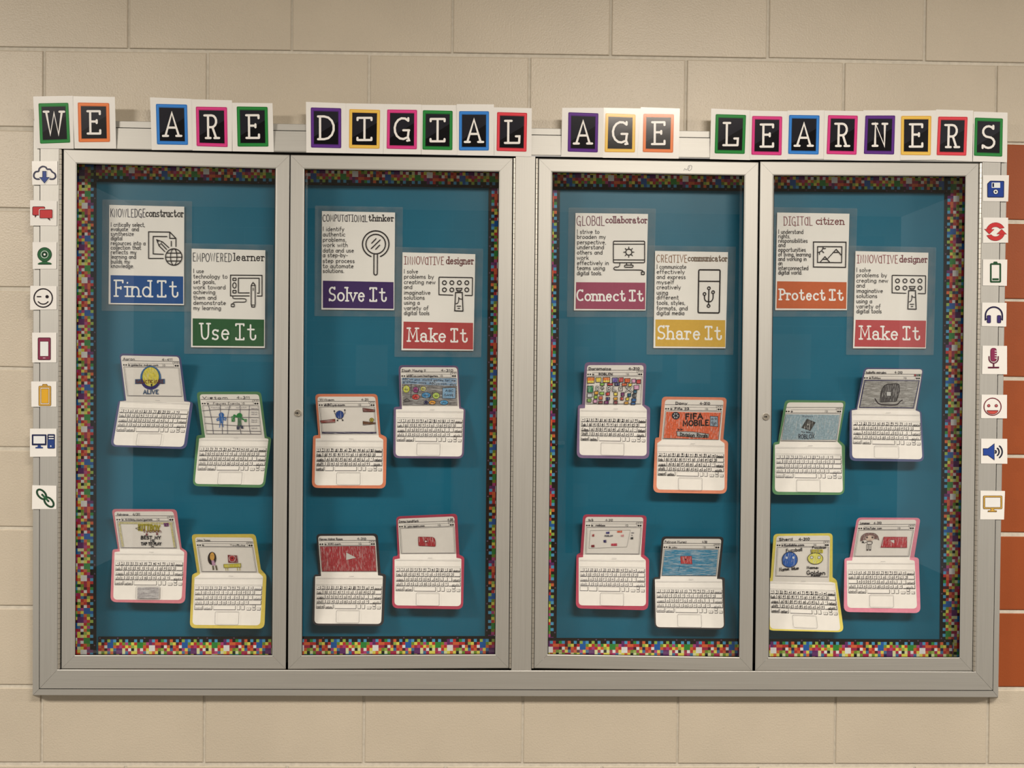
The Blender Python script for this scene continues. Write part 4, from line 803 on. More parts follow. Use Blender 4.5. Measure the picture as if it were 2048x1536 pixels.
POST = [
 ((210, 400), [(60, 68), (1107, 93), (1103, 1468), (50, 1455)], ('KNOWLEDGE', 74, 560, 235, 122, (70, 66, 72)), ('constructor', 570, 1095, 230, 132, K), 82,
  [370, 432, 497, 560, 628, 690, 754, 818, 884, 946], [560, 475, 405, 245, 568, 505, 440, 435, 350, 405], ['I critically select,', 'evaluate  and', 'synthesize', 'digital', 'resources into a', 'collection that', 'reflects my', 'learning and', 'builds my', 'knowledge.'],
  [(78, 1050), (1092, 1068), (1092, 1450), (78, 1437)], (28, 72, 122), ('Find', 133, 648, 1342, 1122), ('It', 732, 1026), ic_doc, 'blue Find It banner and document-and-globe icon, topmost at far left', 'blue'),
 ((370, 485), [(93, 85), (1122, 108), (1115, 1472), (85, 1462)], ('EMPOWERED', 108, 650, 262, 148, (58, 56, 56)), ('learner', 685, 1108, 250, 150, K), 117,
  [425, 500, 575, 650, 718, 795, 868, 940], [265, 595, 430, 568, 425, 440, 572, 505], ['I use', 'technology to', 'set goals,', 'work toward', 'achieving', 'them and', 'demonstrate', 'my learning'],
  [(107, 1060), (1105, 1077), (1103, 1450), (107, 1442)], (38, 82, 44), ('Use', 213, 622, 1348, 1132), ('It', 707, 996), ic_tablet, 'green Use It banner and drawing-tablet icon', 'green'),
 ((630, 410), [(97, 85), (1118, 105), (1107, 1468), (90, 1460)], ('COMPUTaTIONaL', 110, 730, 228, 135, (50, 44, 48)), ('thinker', 748, 1100, 222, 138, K), 112,
  [362, 436, 510, 584, 660, 725, 805, 878, 945], [410, 425, 440, 460, 545, 460, 557, 540, 410], ['I identify', 'authentic', 'problems,', 'work with', 'data and use', 'a step-by-', 'step process', 'to automate', 'solutions.'],
  [(110, 1057), (1097, 1077), (1097, 1450), (110, 1437)], (60, 36, 82), ('Solve', 198, 695, 1335, 1152), ('It', 765, 1001), ic_lens, 'purple Solve It banner and magnifying-glass icon', 'purple'),
 ((790, 490), [(105, 102), (1122, 128), (1095, 1475), (90, 1470)], ('INNOVaTIVE', 130, 682, 268, 160, (128, 62, 58)), ('designer', 716, 1098, 262, 165, (98, 42, 42)), 127,
  [395, 468, 543, 612, 690, 760, 830, 905, 975], [325, 545, 568, 245, 497, 418, 348, 470, 485], BODY_S,
  [(120, 1070), (1090, 1088), (1090, 1460), (112, 1445)], (168, 64, 60), ('Make', 182, 712, 1342, 1162), ('It', 780, 1013), ic_touch(0, 0), 'red Make It banner and pointing-finger icon, just left of the mullion', 'red'),
 ((1130, 410), [(147, 112), (1160, 125), (1127, 1473), (125, 1472)], ('GLOBaL', 165, 550, 282, 152, (116, 64, 76)), ('collaborator', 570, 1148, 248, 160, (112, 56, 66)), 170,
  [400, 470, 545, 615, 688, 762, 835, 905, 977], [485, 572, 575, 548, 528, 335, 615, 562, 520], ['I strive to', 'broaden my', 'perspective,', 'understand', 'others and', 'work', 'effectively in', 'teams using', 'digital tools.'],
  [(155, 1078), (1122, 1085), (1120, 1458), (148, 1450)], (150, 70, 86), ('Connect', 168, 842, 1332, 1188), ('It', 900, 1095), ic_screen, 'dusky pink Connect It banner and computer-screen icon', 'dusky pink'),
 ((1290, 490), [(142, 82), (1160, 100), (1125, 1442), (118, 1438)], ('CREaTIVE', 162, 588, 240, 138, (142, 104, 76)), ('communicator', 603, 1148, 222, 140, (104, 82, 62)), 165,
  [330, 400, 472, 545, 615, 690, 758, 832, 908, 975], [580, 558, 572, 410, 503, 325, 475, 565, 600, 553], ['I communicate', 'effectively', 'and express', 'myself', 'creatively', 'using', 'different', 'tools, styles,', 'formats, and', 'digital media'],
  [(147, 1040), (1120, 1050), (1120, 1425), (145, 1415)], (202, 156, 62), ('Share', 180, 772, 1310, 1132), ('It', 840, 1073), ic_usb, 'golden yellow Share It banner and memory-stick icon', 'golden yellow'),
 ((1535, 410), [(135, 105), (1145, 122), (1110, 1468), (108, 1468)], ('DIGITaL', 228, 628, 282, 162, (132, 76, 76)), ('citizen', 682, 1068, 268, 170, (118, 62, 60)), 154,
  [400, 462, 525, 585, 650, 715, 778, 838, 905, 968], [505, 322, 565, 255, 540, 610, 550, 213, 575, 487], ['I understand', 'rights,', 'responsibilities', 'and', 'opportunities', 'of living, learning', 'and working in', 'an', 'interconnected', 'digital world.'],
  [(135, 1065), (1105, 1078), (1100, 1450), (125, 1443)], (188, 92, 52), ('Protect', 166, 805, 1320, 1177), ('It', 865, 1060), ic_picture, 'orange Protect It banner and mountain-picture icon', 'orange'),
 ((1690, 490), [(147, 85), (1165, 108), (1130, 1445), (112, 1442)], ('INNOVaTIVE', 170, 738, 250, 140, (140, 70, 70)), ('designer', 765, 1150, 238, 145, (112, 50, 54)), 162,
  [375, 447, 522, 592, 665, 737, 810, 882, 950], [363, 590, 605, 282, 532, 455, 382, 500, 517], BODY_S,
  [(150, 1045), (1132, 1057), (1122, 1430), (133, 1418)], (178, 72, 70), ('Make', 210, 742, 1312, 1134), ('It', 810, 1048), ic_touch(45, -26), 'red Make It banner and pointing-finger icon, rightmost poster', 'red')]
for i, (org, q, t1, t2, bx0, bls, bx1, lines, bq, bc, w1, w2, ic, lab, bn) in enumerate(POST):
    mp = Map(org[0], org[1], 6.9842, YB-.004-.0012*(i % 2))
    loc = mp.at((q[2][0]+q[3][0])/2, (q[2][1]+q[3][1])/2, 0)
    t = thing('poster', loc, 'laminated white poster with '+lab, 'poster', 'laminated skill posters')
    lq = [(q[0][0]-98, q[0][1]-76), (q[1][0]+110, q[1][1]-76), (q[2][0]+108, q[2][1]+92), (q[3][0]-98, q[3][1]+92)]
    mm = MB(); V = [mp.at(x, y, -.0006) for x, y in rpoly(lq, 14)]; mm.add(V, [tuple(range(len(V)))]); mm.build('laminate_margin', 'pouch', t)
    mm = MB(); slab(mm, mp, q, 0, .0004); mm.build('sheet', 'sheet', t)
    sl = (q[1][1]-q[0][1])/(q[1][0]-q[0][0])*.6
    d = Draw(mp); d.lay = .00046
    d.fill(bq, bc); tag(d.mb('ink').build('banner', 'ink', t), bn+' printed banner'); d.m = {}
    wc = (232, 222, 205)
    d.text(w1[0], w1[1], w1[2], w1[3], w1[4], wc, 22, 'slab', sl)
    d.text(w2[0], w2[1], w2[2], w1[3]+(w2[1]-w1[1])*sl, w1[4]+(w2[1]-w1[1])*sl, wc, 22, 'slab', sl); d.mb('ink').build('banner_lettering', 'ink', t); d.m = {}
    d.text(t1[0], t1[1], t1[2], t1[3], t1[4], t1[5], 8.5, 'narrow', sl*.8, .03)
    d.text(t2[0], t2[1], t2[2], t2[3], t2[4], t2[5], 12, 'slab', sl*.8); d.mb('ink').build('heading', 'ink', t); d.m = {}
    for ln, yb, x1 in zip(lines, bls, bx1): d.text(ln, bx0, x1-6, yb, yb-58, (52, 47, 46), 6.6, 'sans', sl*.4)
    d.mb('ink').build('body_text', 'ink', t); d.m = {}
    ic(d); d.mb('ink').build('icon', 'ink', t)
# ---------------------------------------------------------------- folded paper laptops
T0, TT = YB-.005, YB-.043            # depth of fold and of the outer edges
PK = (48, 44, 44)                         # printed line
def bil(q, u, v): return lerp(lerp(q[0], q[1], u), lerp(q[3], q[2], u), v)
R1 = ['~', '1', '2', '3', '4', '5', '6', '7', '8', '9', '0', '-', '=']
R2 = list('QWERTYUIOP[]'); R3 = list("ASDFGHJKL;'"); R4 = list('ZXCVBNM<>?')
def keyboard(d, kb, ink, iw, words, seedv, pad_scribble=False):
    rnd = random.Random(seedv)
    rows = [0, .185, .385, .59, .79, 1.0]
    lc = (46, 42, 42) if sum(ink) < 260 else (66, 60, 60)
    L = lambda u0, v0, u1, v1, w_: d.stroke([bil(kb, u0, v0), bil(kb, u1, v1)], lc, w_, cap=False, step=False)
    d.step()
    L(-.005, -.03, 1.0, -.03, 2.5)
    cells = []
    rs = [[.067*k for k in range(14)]+[1.0], [0, .105]+[.105+.0658*(k+1) for k in range(12)]+[1.0], [0, .14]+[.14+.0662*(k+1) for k in range(11)]+[1.0], [0, .146]+[.146+.0664*(k+1) for k in range(10)]+[1.0]]
    for r in range(4):
        v0, v1 = rows[r]+.022, rows[r+1]-.012; b = rs[r]
        for i in range(len(b)-1):
            u0, u1 = b[i]+.006, b[i+1]-.004
            L(u1, v0+.01, u1, v1, 8); L(u0, v1, u1+.003, v1, 10.5); L(u0, v0, u1, v0, 1.8)
            cells.append((r, i, u0, u1, v0, v1))
    L(0, rows[0]+.015, 0, rows[5], 2)
    v0, v1 = rows[4]+.03, rows[5]-.005
    for u0, u1, a, b in ((.004, .122, v0, v1), (.138, .262, v0, v1), (.285, .615, v0, v1), (.64, .685, v0, v1), (.705, .75, v0, v1), (.785, .845, v0+.08, v1+.01), (.87, .915, v0-.02, v0+.07), (.87, .915, v0+.10, v1+.01), (.94, .99, v0+.08, v1+.01)):
        L(u0, b, u1, b, 8); L(u1, a, u1, b, 7); L(u0, a, u1, a, 2); L(u0, a, u0, b, 2)
    def put(tx, u0, u1, vt, vb, w_):
        p = bil(kb, u0, vb); q = bil(kb, u1, vb); tp = bil(kb, u0, vt)
        d.text(tx, p[0], q[0], p[1], tp[1], ink, w_, 'hand', (q[1]-p[1])/max(1, q[0]-p[0]), .10)
    for r, i, u0, u1, a, b in cells:
        seq = [R1, [None]+R2, [None]+R3, [None]+R4][r]
        if i < len(seq) and seq[i]:
            m_ = (u1-u0)*.31; j = rnd.uniform(-.004, .004)
            if r == 0 and words[1] and rnd.random() < .8:
                put(seq[i], u0+m_+j, u1-m_+j, a+.02, a+.078, iw*.85); put(rnd.choice('!@#^&()=:;'), u0+m_, u1-m_, a+.095, b-.02, iw*.8)
            else: put(seq[i], u0+m_+j, u1-m_+j, a+.045, b-.042, iw*.92)
    wl, _ = words
    sm = iw*.8
    for tx, (u0, u1, a, b) in zip(wl, ((.89, .985, .09, .165), (.012, .075, .25, .35), (.02, .115, .44, .56), (.015, .11, .64, .75), (.012, .11, .87, .96), (.15, .245, .88, .97), (.885, .985, .47, .56), (.87, .97, .68, .76))):
        if tx: put(tx, u0, u1, a, b, sm)
    for u, v in ((.812, .94), (.892, .93), (.965, .94)):
        c = bil(kb, u, v); d.fill([(c[0]-6, c[1]), (c[0]+6, c[1]-6), (c[0]+6, c[1]+6)], ink)
    pd = [bil(kb, .315, 1.06), bil(kb, .672, 1.06), bil(kb, .672, 1.60), bil(kb, .315, 1.60)]
    if pad_scribble:
        d.fill([lerp(pd[0], pd[2], .06), lerp(pd[1], pd[3], .06), lerp(pd[2], pd[0], .06), lerp(pd[3], pd[1], .06)], (150, 140, 132), 'crayon_across')
    d.stroke(rpoly(pd, 24), (128, 118, 110), 4.0, closed=True)
def chrome(d, s, name, num, url, nu=(.03, .25), nn=(.7, .88), ink=(62, 56, 58), nw=6, uw=6, uu=(.13, .5)):
    L = lambda u0, v0, u1, v1, w_, c=(88, 80, 78): d.stroke([bil(s, u0, v0), bil(s, u1, v1)], c, w_, cap=False)
    L(.0, .118, 1, .118, 6, (62, 56, 54)); L(.10, .178, .90, .178, 3.5); L(.10, .178, .10, .25, 3); L(.90, .178, .90, .25, 3); L(.10, .25, .90, .25, 3.5); L(.70, .178, .70, .25, 2.5)
    for u in (.885, .925, .962): L(u, .135, u+.034, .135, 3.5); L(u, .135, u, .168, 3); L(u+.034, .135, u+.034, .168, 3); L(u, .168, u+.034, .168, 3)
    L(.015, .272, .985, .272, 4.5); L(.015, .272, .012, .985, 4); L(.985, .272, .988, .985, 4); L(.012, .985, .988, .985, 5); L(.035, .975, .97, .975, 2.5); L(.035, .29, .032, .975, 2); L(.968, .29, .970, .975, 2)
    for u in (.022, .062, .93, .968): c = bil(s, u, .222); d.circ(c[0], c[1], 11 if u < .9 else 13, (34, 30, 30))
    def put(tx, u0, u1, vb, vt, w_, c=ink):
        p, q, t_ = bil(s, u0, vb), bil(s, u1, vb), bil(s, u0, vt); d.text(tx, p[0], q[0], p[1], t_[1], c, w_, 'hand', (q[1]-p[1])/(q[0]-p[0]), .06)
    c = bil(s, .115, .215); d.text('e', c[0]-12, c[0]+14, c[1]+16, c[1]-16, (60, 54, 52), 5, 'hand')
    c = bil(s, .72, .215); d.text('Q.', c[0]-4, c[0]+30, c[1]+12, c[1]-12, (90, 84, 80), 4, 'hand')
    if name: put(name, *nu, .105, .045, nw)
    if num: put(num, *nn, .105, .045, nw)
    if url: put(url, *uu, .243, .190, uw)
RD, BK = (176, 58, 60), (40, 36, 38)
def art1(d):
    d.circ(668, 405, 152, (58, 100, 138), ry=172); d.fill(ell(668, 420, 150, 160, 180, 360, 16), (50, 42, 96)); d.circ(668, 392, 122, (206, 186, 66), 'crayon', ry=142); d.ring(668, 392, 122, (92, 92, 60), 5, ry=142)
    d.fill([(440, 428), (530, 425), (530, 495), (440, 497)], (60, 84, 110)); d.fill([(800, 425), (875, 422), (875, 494), (800, 497)], (60, 84, 110)); d.text('GALACTIC', 455, 700, 486, 440, (96, 44, 26), 10, 'hand', 0, .06); d.text('NUKE', 715, 855, 486, 440, (96, 44, 26), 10, 'hand', 0, .06)
    d.stroke([(682, 500), (682, 545)], (50, 42, 40), 12); d.circ(682, 512, 14, BK); d.text('ALIVE', 562, 780, 640, 585, (62, 82, 104), 14, 'hand', .01, .08)
def art2(d):
    for p in ([(345, 265), (372, 380), (398, 520), (415, 680)], [(515, 258), (520, 380), (540, 520), (548, 680)], [(660, 265), (640, 330), (622, 480), (622, 675)], [(805, 262), (806, 420), (800, 540), (820, 678)], [(942, 270), (935, 420), (940, 560), (958, 675)]): d.stroke(curve(p), (70, 66, 80), 7)
    for p in ([(255, 340), (480, 322), (700, 322), (1075, 325)], [(280, 430), (500, 432), (800, 436), (1080, 440)], [(290, 522), (500, 540), (800, 560), (1095, 558)], [(310, 628), (600, 632), (1105, 640)]): d.stroke(curve(p), (92, 84, 88), 6)
    b = (44, 96, 152); g = (44, 120, 58)
    d.circ(532, 402, 34, b, 'crayon'); d.fill([(500, 430), (566, 430), (556, 520), (508, 520)], b, 'crayon'); d.stroke([(500, 445), (465, 462), (472, 485), (505, 470)], b, 11); d.stroke([(566, 440), (602, 450), (592, 480), (568, 465)], b, 11); d.stroke([(515, 520), (505, 585)], b, 10); d.stroke([(545, 520), (558, 575)], b, 10); d.ring(532, 402, 34, (40, 74, 130), 6)
    d.circ(797, 412, 40, g); d.stroke([(770, 430), (720, 405), (700, 440)], g, 22); d.fill([(682, 420), (728, 420), (728, 500), (682, 500)], g, 'crayon'); d.stroke([(820, 450), (882, 480)], g, 20); d.fill([(865, 462), (905, 460), (900, 505), (866, 502)], g, 'crayon')
    d.fill([(772, 440), (822, 440), (826, 560), (770, 560)], (70, 100, 70), 'crayon'); d.fill([(755, 570), (798, 570), (794, 615), (757, 615)], (64, 66, 78)); d.fill([(800, 545), (846, 560), (856, 600), (826, 604)], (64, 66, 78)); d.stroke([(770, 555), (776, 575)], (80, 80, 84), 12)
    for y in (300, 355, 385, 470, 500, 590): d.text('nnvn wn', 970, 1055, y+12, y-8, (140, 130, 128), 4, 'hand', 0, .1)
    d.text('nwnw   vnn   wnvnn', 380, 900, 300, 280, (120, 112, 112), 4, 'hand')
def art3(d):
    yb = (188, 172, 92)
    for p in ([(205, 262), (985, 268)], [(205, 265), (262, 610)], [(965, 275), (1020, 620)]): d.stroke(p, (196, 180, 120), 26, 'crayon', cap=False)
    d.text('KITTBOY', 490, 800, 372, 285, (178, 160, 52), 22, 'hand', .05, .05); d.text('KITTBOY', 490, 800, 372, 285, (60, 48, 30), 5, 'hand', .05, .05); d.stroke([(448, 342), (520, 318), (500, 368), (448, 342)], (62, 52, 36), 6); d.text('tycoon', 560, 820, 402, 350, (110, 52, 44), 8, 'hand', 0, .08)
    d.fill([(852, 262), (932, 262), (930, 312), (870, 316)], (112, 52, 96), 'crayon'); d.ring(900, 290, 14, (70, 30, 62), 6)
    d.circ(610, 432, 16, (128, 70, 72)); d.circ(762, 425, 16, (128, 70, 72)); d.text('BEST MY', 525, 815, 500, 455, BK, 12, 'hand', 0, .08); d.text('IS', 665, 722, 542, 508, BK, 10, 'hand', 0, .08); d.text('TAP TO PLAY', 530, 820, 588, 548, BK, 12, 'hand', 0, .08); d.stroke([(675, 612), (700, 605), (712, 615)], BK, 10)
def art4(d):
    d.circ(395, 452, 62, (44, 30, 28), ry=95); d.circ(398, 425, 34, (206, 150, 70), ry=60); d.fill([(385, 480), (425, 480), (448, 550), (398, 556)], (188, 140, 156), 'crayon'); d.stroke([(384, 410), (386, 414)], BK, 6); d.stroke([(408, 410), (410, 414)], BK, 6)
    d.stroke([(408, 560), (416, 622)], (96, 84, 62), 22, cap=False); d.stroke([(452, 556), (466, 624)], (96, 84, 62), 22, cap=False)
    d.fill([(625, 400), (762, 408), (775, 515), (632, 516)], (118, 42, 44), 'crayon'); d.ring(690, 455, 50, (205, 150, 140), 8, ry=45); d.circ(690, 455, 36, (172, 44, 46)); d.circ(690, 450, 12, (60, 20, 22))
    d.fill([(565, 540), (815, 526), (818, 580), (570, 588)], (196, 178, 60), 'crayon'); d.stroke([(565, 540), (815, 526), (818, 580), (570, 588)], (120, 104, 40), 6, closed=True)
    for x in (595, 625, 765, 800): d.stroke([(x, 586), (x+3, 626)], (170, 150, 50), 9)
def art5(d):
    d.circ(507, 362, 60, (34, 62, 122), 'crayon'); d.ring(507, 362, 58, (26, 34, 66), 6)
    for p, h in (([(452, 365), (436, 340), (430, 312)], (430, 308)), ([(562, 362), (586, 340), (584, 298)], (582, 293)), ([(485, 415), (478, 440)], (475, 445)), ([(535, 415), (545, 436)], (552, 442))): d.stroke(p, BK, 6); d.circ(h[0], h[1], 11, BK)
    for q, c in (([(222, 450), (440, 426), (440, 474), (235, 484)], (142, 54, 44)), ([(845, 264), (1020, 285), (1020, 318), (850, 318)], (112, 58, 48)), ([(848, 456), (1035, 480), (1030, 495), (850, 512)], (104, 66, 42))): d.fill(q, c, 'crayon_across'); d.stroke(q, (66, 36, 30), 5, closed=True)
    d.circ(975, 438, 30, (170, 152, 58)); d.ring(975, 438, 29, (92, 80, 40), 6); d.circ(975, 438, 9, (92, 80, 40)); d.fill([(245, 612), (1045, 614), (1045, 638), (248, 640)], (52, 44, 72), 'crayon_across')
def art6(d):
    d.fill([(245, 262), (1050, 268), (1052, 380), (820, 372), (245, 345)], (128, 150, 166), 'crayon_across'); d.fill([(245, 345), (820, 372), (1052, 380), (1058, 665), (258, 662)], (116, 108, 100), 'crayon_across')
    d.text('ABCya unit: maths games for me', 260, 1030, 292, 264, (40, 44, 54), 6, 'hand', .03, .1); d.text('grammar tools  ABCya.com  play', 262, 1040, 330, 302, (40, 44, 54), 6, 'hand', .055, .1)
    for x, y, rx, ry, c in ((312, 425, 50, 55, (196, 192, 70)), (450, 435, 42, 42, (150, 70, 112)), (560, 420, 42, 36, (190, 180, 96)), (450, 540, 55, 40, (196, 62, 52)), (602, 515, 66, 42, (74, 132, 166)), (748, 522, 52, 46, (176, 190, 84)), (598, 622, 32, 28, (50, 50, 82)), (692, 622, 50, 30, (222, 150, 54)), (862, 622, 60, 34, (84, 148, 180))):
        d.circ(x, y, rx, c, 'crayon', ry=ry); d.ring(x, y, rx, BK, 5, ry=ry); d.text('abc', x-rx*.55, x+rx*.55, y+ry*.3, y-ry*.3, BK, 4, 'hand', 0, .1)
    d.fill([(842, 410), (1035, 405), (1030, 565), (838, 560)], (128, 160, 178), 'crayon'); d.stroke([(842, 410), (1035, 405), (1030, 565), (838, 560)], BK, 5, closed=True); d.text('ABC', 885, 1000, 465, 435, BK, 6, 'hand', 0, .1); d.text('GAME', 870, 1005, 530, 500, BK, 6, 'hand', 0, .1)
    for p in ([(385, 350), (378, 560)], [(505, 370), (470, 500)], [(700, 470), (640, 590)], [(270, 600), (320, 560), (370, 600), (280, 605)]): d.stroke(p, BK, 6)
def art7(d):
    d.fill([(218, 280), (1022, 270), (1045, 638), (252, 640)], (166, 54, 56), 'crayon'); d.fill([(600, 362), (752, 440), (600, 480)], (206, 196, 178)); d.stroke([(600, 362), (752, 440), (600, 480)], (130, 40, 40), 5, closed=True); d.stroke([(770, 400), (835, 425), (770, 452)], (196, 120, 112), 6)
def art8(d):
    q = rpoly([(486, 408), (715, 412), (740, 470), (738, 548), (492, 538)], [8, 34, 30, 12, 12]); d.fill(q, (168, 52, 52), 'crayon'); d.stroke(q, (120, 34, 36), 5, closed=True); d.ring(600, 474, 27, (96, 32, 32), 7, ry=20); d.fill([(585, 460), (622, 474), (585, 488)], (214, 204, 188))
SQ = [(325, 290, 430, 375, 'o'), (450, 295, 530, 360, 'y'), (555, 292, 658, 365, 'o'), (690, 298, 770, 365, 'v'), (785, 296, 855, 358, 'r'), (872, 308, 955, 365, 'O'), (978, 318, 1035, 372, 'p'), (1045, 325, 1108, 382, 'r'), (515, 375, 575, 412, 'g'), (620, 380, 700, 408, 'r'), (725, 372, 802, 412, 'n'), (832, 378, 905, 415, 'O'), (925, 382, 980, 422, 'y'), (1008, 408, 1085, 468, 'p'), (328, 418, 412, 510, 'G'), (1002, 480, 1052, 522, 't'), (428, 497, 488, 540, 'a'), (508, 505, 572, 545, 'l'), (598, 512, 655, 556, 'r'), (715, 512, 768, 558, 'y'), (820, 515, 870, 565, 'm'), (915, 528, 965, 572, 't'), (988, 535, 1042, 582, 'k'), (325, 532, 402, 580, 'w'), (425, 558, 475, 602, 'l'), (495, 570, 550, 615, 'O'), (600, 585, 655, 622, 'n'), (712, 585, 768, 622, 'a'), (810, 585, 858, 622, 'r'), (890, 590, 938, 626, 'y'), (975, 602, 1040, 645, 'B'), (325, 605, 385, 652, 'g'), (412, 620, 470, 665, 'p'), (488, 638, 550, 675, 'd'), (575, 638, 638, 678, 'm'), (712, 640, 770, 680, 'd'), (868, 650, 928, 682, 'a'), (965, 660, 1030, 688, 'B')]
SC = dict(o=(224, 120, 52), y=(226, 196, 72), v=(104, 82, 150), r=(196, 56, 52), O=(212, 92, 44), p=(214, 150, 170), g=(128, 168, 66), n=(46, 44, 92), G=(60, 136, 84), t=(42, 92, 112), a=(222, 158, 60), l=(150, 184, 72), m=(120, 46, 96), k=(74, 76, 78), w=(206, 200, 190), B=(42, 92, 142), d=(140, 70, 70))
def art9(d):
    for x0, y0, x1, y1, c in SQ:
        q = [(x0, y0), (x1, y0-3), (x1-3, y1), (x0+2, y1+2)]; d.fill(q, SC[c], 'crayon'); d.stroke(q, BK, 8, closed=True)
        if c in 'ov': d.fill([(x0+6, (y0+y1)/2+8), (x1-6, (y0+y1)/2+6), (x1-7, y1-6), (x0+7, y1-6)], (226, 200, 76) if c == 'o' else (84, 66, 140), 'crayon')
    for i, (ch, x0, x1) in enumerate((('R', 455, 492), ('O', 520, 572), ('B', 622, 662), ('L', 700, 745), ('O', 788, 842), ('X', 890, 975))):
        if ch == 'O': d.stroke([(x0, 440), (x0+28, 425), (x1, 450), (x1-28, 478)], BK, 8, closed=True) if i == 1 else d.box(x0, 430, x1, 488, BK, 8); d.circ((x0+x1)/2, 456, 8, BK)
        else:
            d.text(ch, x0, x1, 488 if ch != 'X' else 500, 425, BK, 22, 'hand'); d.text(ch, x0, x1, 488 if ch != 'X' else 500, 425, (222, 214, 198), 9, 'hand')
def art10(d):
    d.fill([(312, 282), (1112, 295), (1072, 690), (272, 665)], (214, 96, 58), 'crayon'); d.circ(450, 340, 60, (50, 48, 50), ry=56)
    for a in range(0, 360, 60): d.circ(450+30*cos(radians(a)), 340+30*sin(radians(a)), 10, (190, 180, 172))
    d.text('FIFA', 590, 840, 390, 315, (34, 28, 28), 22, 'hand', -.03, .03); d.text('MOBILE', 555, 930, 490, 415, (34, 28, 28), 20, 'hand', -.03, .03)
    q = [(955, 345), (1065, 352), (1068, 500), (950, 490)]; d.fill(q, (150, 160, 164)); d.stroke(q, BK, 7, closed=True)
    for x, y in ((985, 390), (1035, 385), (985, 440), (1030, 450), (1005, 470)): d.ring(x, y, 12, BK, 7)
    q = [(465, 568), (700, 575), (938, 608), (925, 662), (700, 655), (470, 635)]; d.fill(q, (180, 172, 160)); d.stroke(q, BK, 7, closed=True); d.text('Division Rivals', 515, 915, 640, 592, (30, 26, 26), 12, 'hand', .04, .06); d.text('>>', 480, 550, 552, 528, BK, 12, 'hand')
def art11(d):
    d.stroke([(370, 300), (958, 292), (905, 540), (350, 560)], (140, 132, 122), 4, closed=True)
    for x0, y0, x1, y1, c in ((395, 355, 428, 388, (166, 72, 66)), (598, 320, 650, 348, (62, 56, 110)), (762, 305, 836, 330, (206, 86, 52)), (818, 362, 860, 390, (206, 132, 126)), (562, 438, 608, 476, (56, 46, 86)), (382, 512, 432, 544, (128, 40, 42)), (675, 490, 762, 525, (188, 66, 76)), (958, 398, 998, 428, (58, 56, 52))): d.fill([(x0, y0+3), (x1, y0-3), (x1, y1), (x0+3, y1)], c, 'crayon')
    d.text('ROBLOX', 580, 700, 390, 370, (84, 78, 84), 6, 'hand', -.03, .1); d.text('xbt', 970, 1010, 340, 325, (84, 78, 84), 5, 'hand'); d.text('tic', 970, 990, 375, 362, (84, 78, 84), 5, 'hand')
def art12(d):
    d.fill([(292, 290), (1070, 292), (1035, 665), (250, 665)], (62, 128, 152), 'crayon_across'); q = [(518, 385), (682, 382), (690, 500), (524, 492)]; d.fill(q, (182, 62, 60), 'crayon'); d.stroke(q, (120, 40, 44), 5, closed=True); d.fill([(580, 415), (610, 430), (584, 448)], BK)
    d.stroke([(510, 520), (488, 600)], (40, 96, 118), 9); d.stroke(curve([(540, 545), (620, 548), (700, 565)]), (40, 96, 118), 7)
def art13(d):
    d.fill([(305, 282), (1092, 290), (1045, 655), (245, 655)], (142, 158, 158), 'crayon'); q = [(615, 350), (738, 402), (662, 525), (535, 478)]; d.fill(q, (66, 62, 56), 'crayon'); d.stroke(q, (50, 46, 44), 5, closed=True); d.circ(628, 432, 12, (170, 164, 150))
    d.text('Robux', 548, 700, 322, 298, (96, 104, 110), 6, 'hand', 0, .08); d.text('ALL BORED', 530, 705, 548, 528, (70, 72, 76), 6, 'hand', .1, .08); d.text('ROBLOX', 488, 720, 640, 578, (48, 44, 50), 9, 'hand', -.02, .06)
def art14(d):
    d.fill([(362, 262), (1160, 262), (1075, 668), (285, 662)], (138, 130, 118), 'crayon_across'); d.stroke([(365, 262), (1160, 264), (1073, 664), (285, 658)], (44, 40, 78), 11, closed=True)
    q = rpoly([(655, 318), (868, 310), (872, 420), (825, 570), (585, 580), (600, 420)], [60, 40, 30, 20, 20, 40]); d.fill(q, (78, 72, 68), 'crayon'); d.stroke(q, (44, 38, 38), 10, closed=True); d.rect(680, 425, 748, 492, (196, 188, 176)); d.box(680, 425, 748, 492, (40, 36, 36), 8)
    d.stroke(curve([(512, 530), (560, 598), (640, 618), (820, 618), (880, 570), (912, 550)]), (46, 34, 38), 16); d.stroke([(645, 522), (745, 526)], (54, 48, 46), 5)
    for p in ([(470, 590), (480, 605)], [(490, 575), (500, 600)], [(920, 585), (912, 605)], [(938, 580), (932, 600)]): d.stroke(p, (80, 66, 70), 6)
    for x, c in ((1100, (150, 40, 44)), (1132, (110, 104, 100)), (1165, (46, 86, 52))): d.rect(x-12, 172, x+12, 200, c)
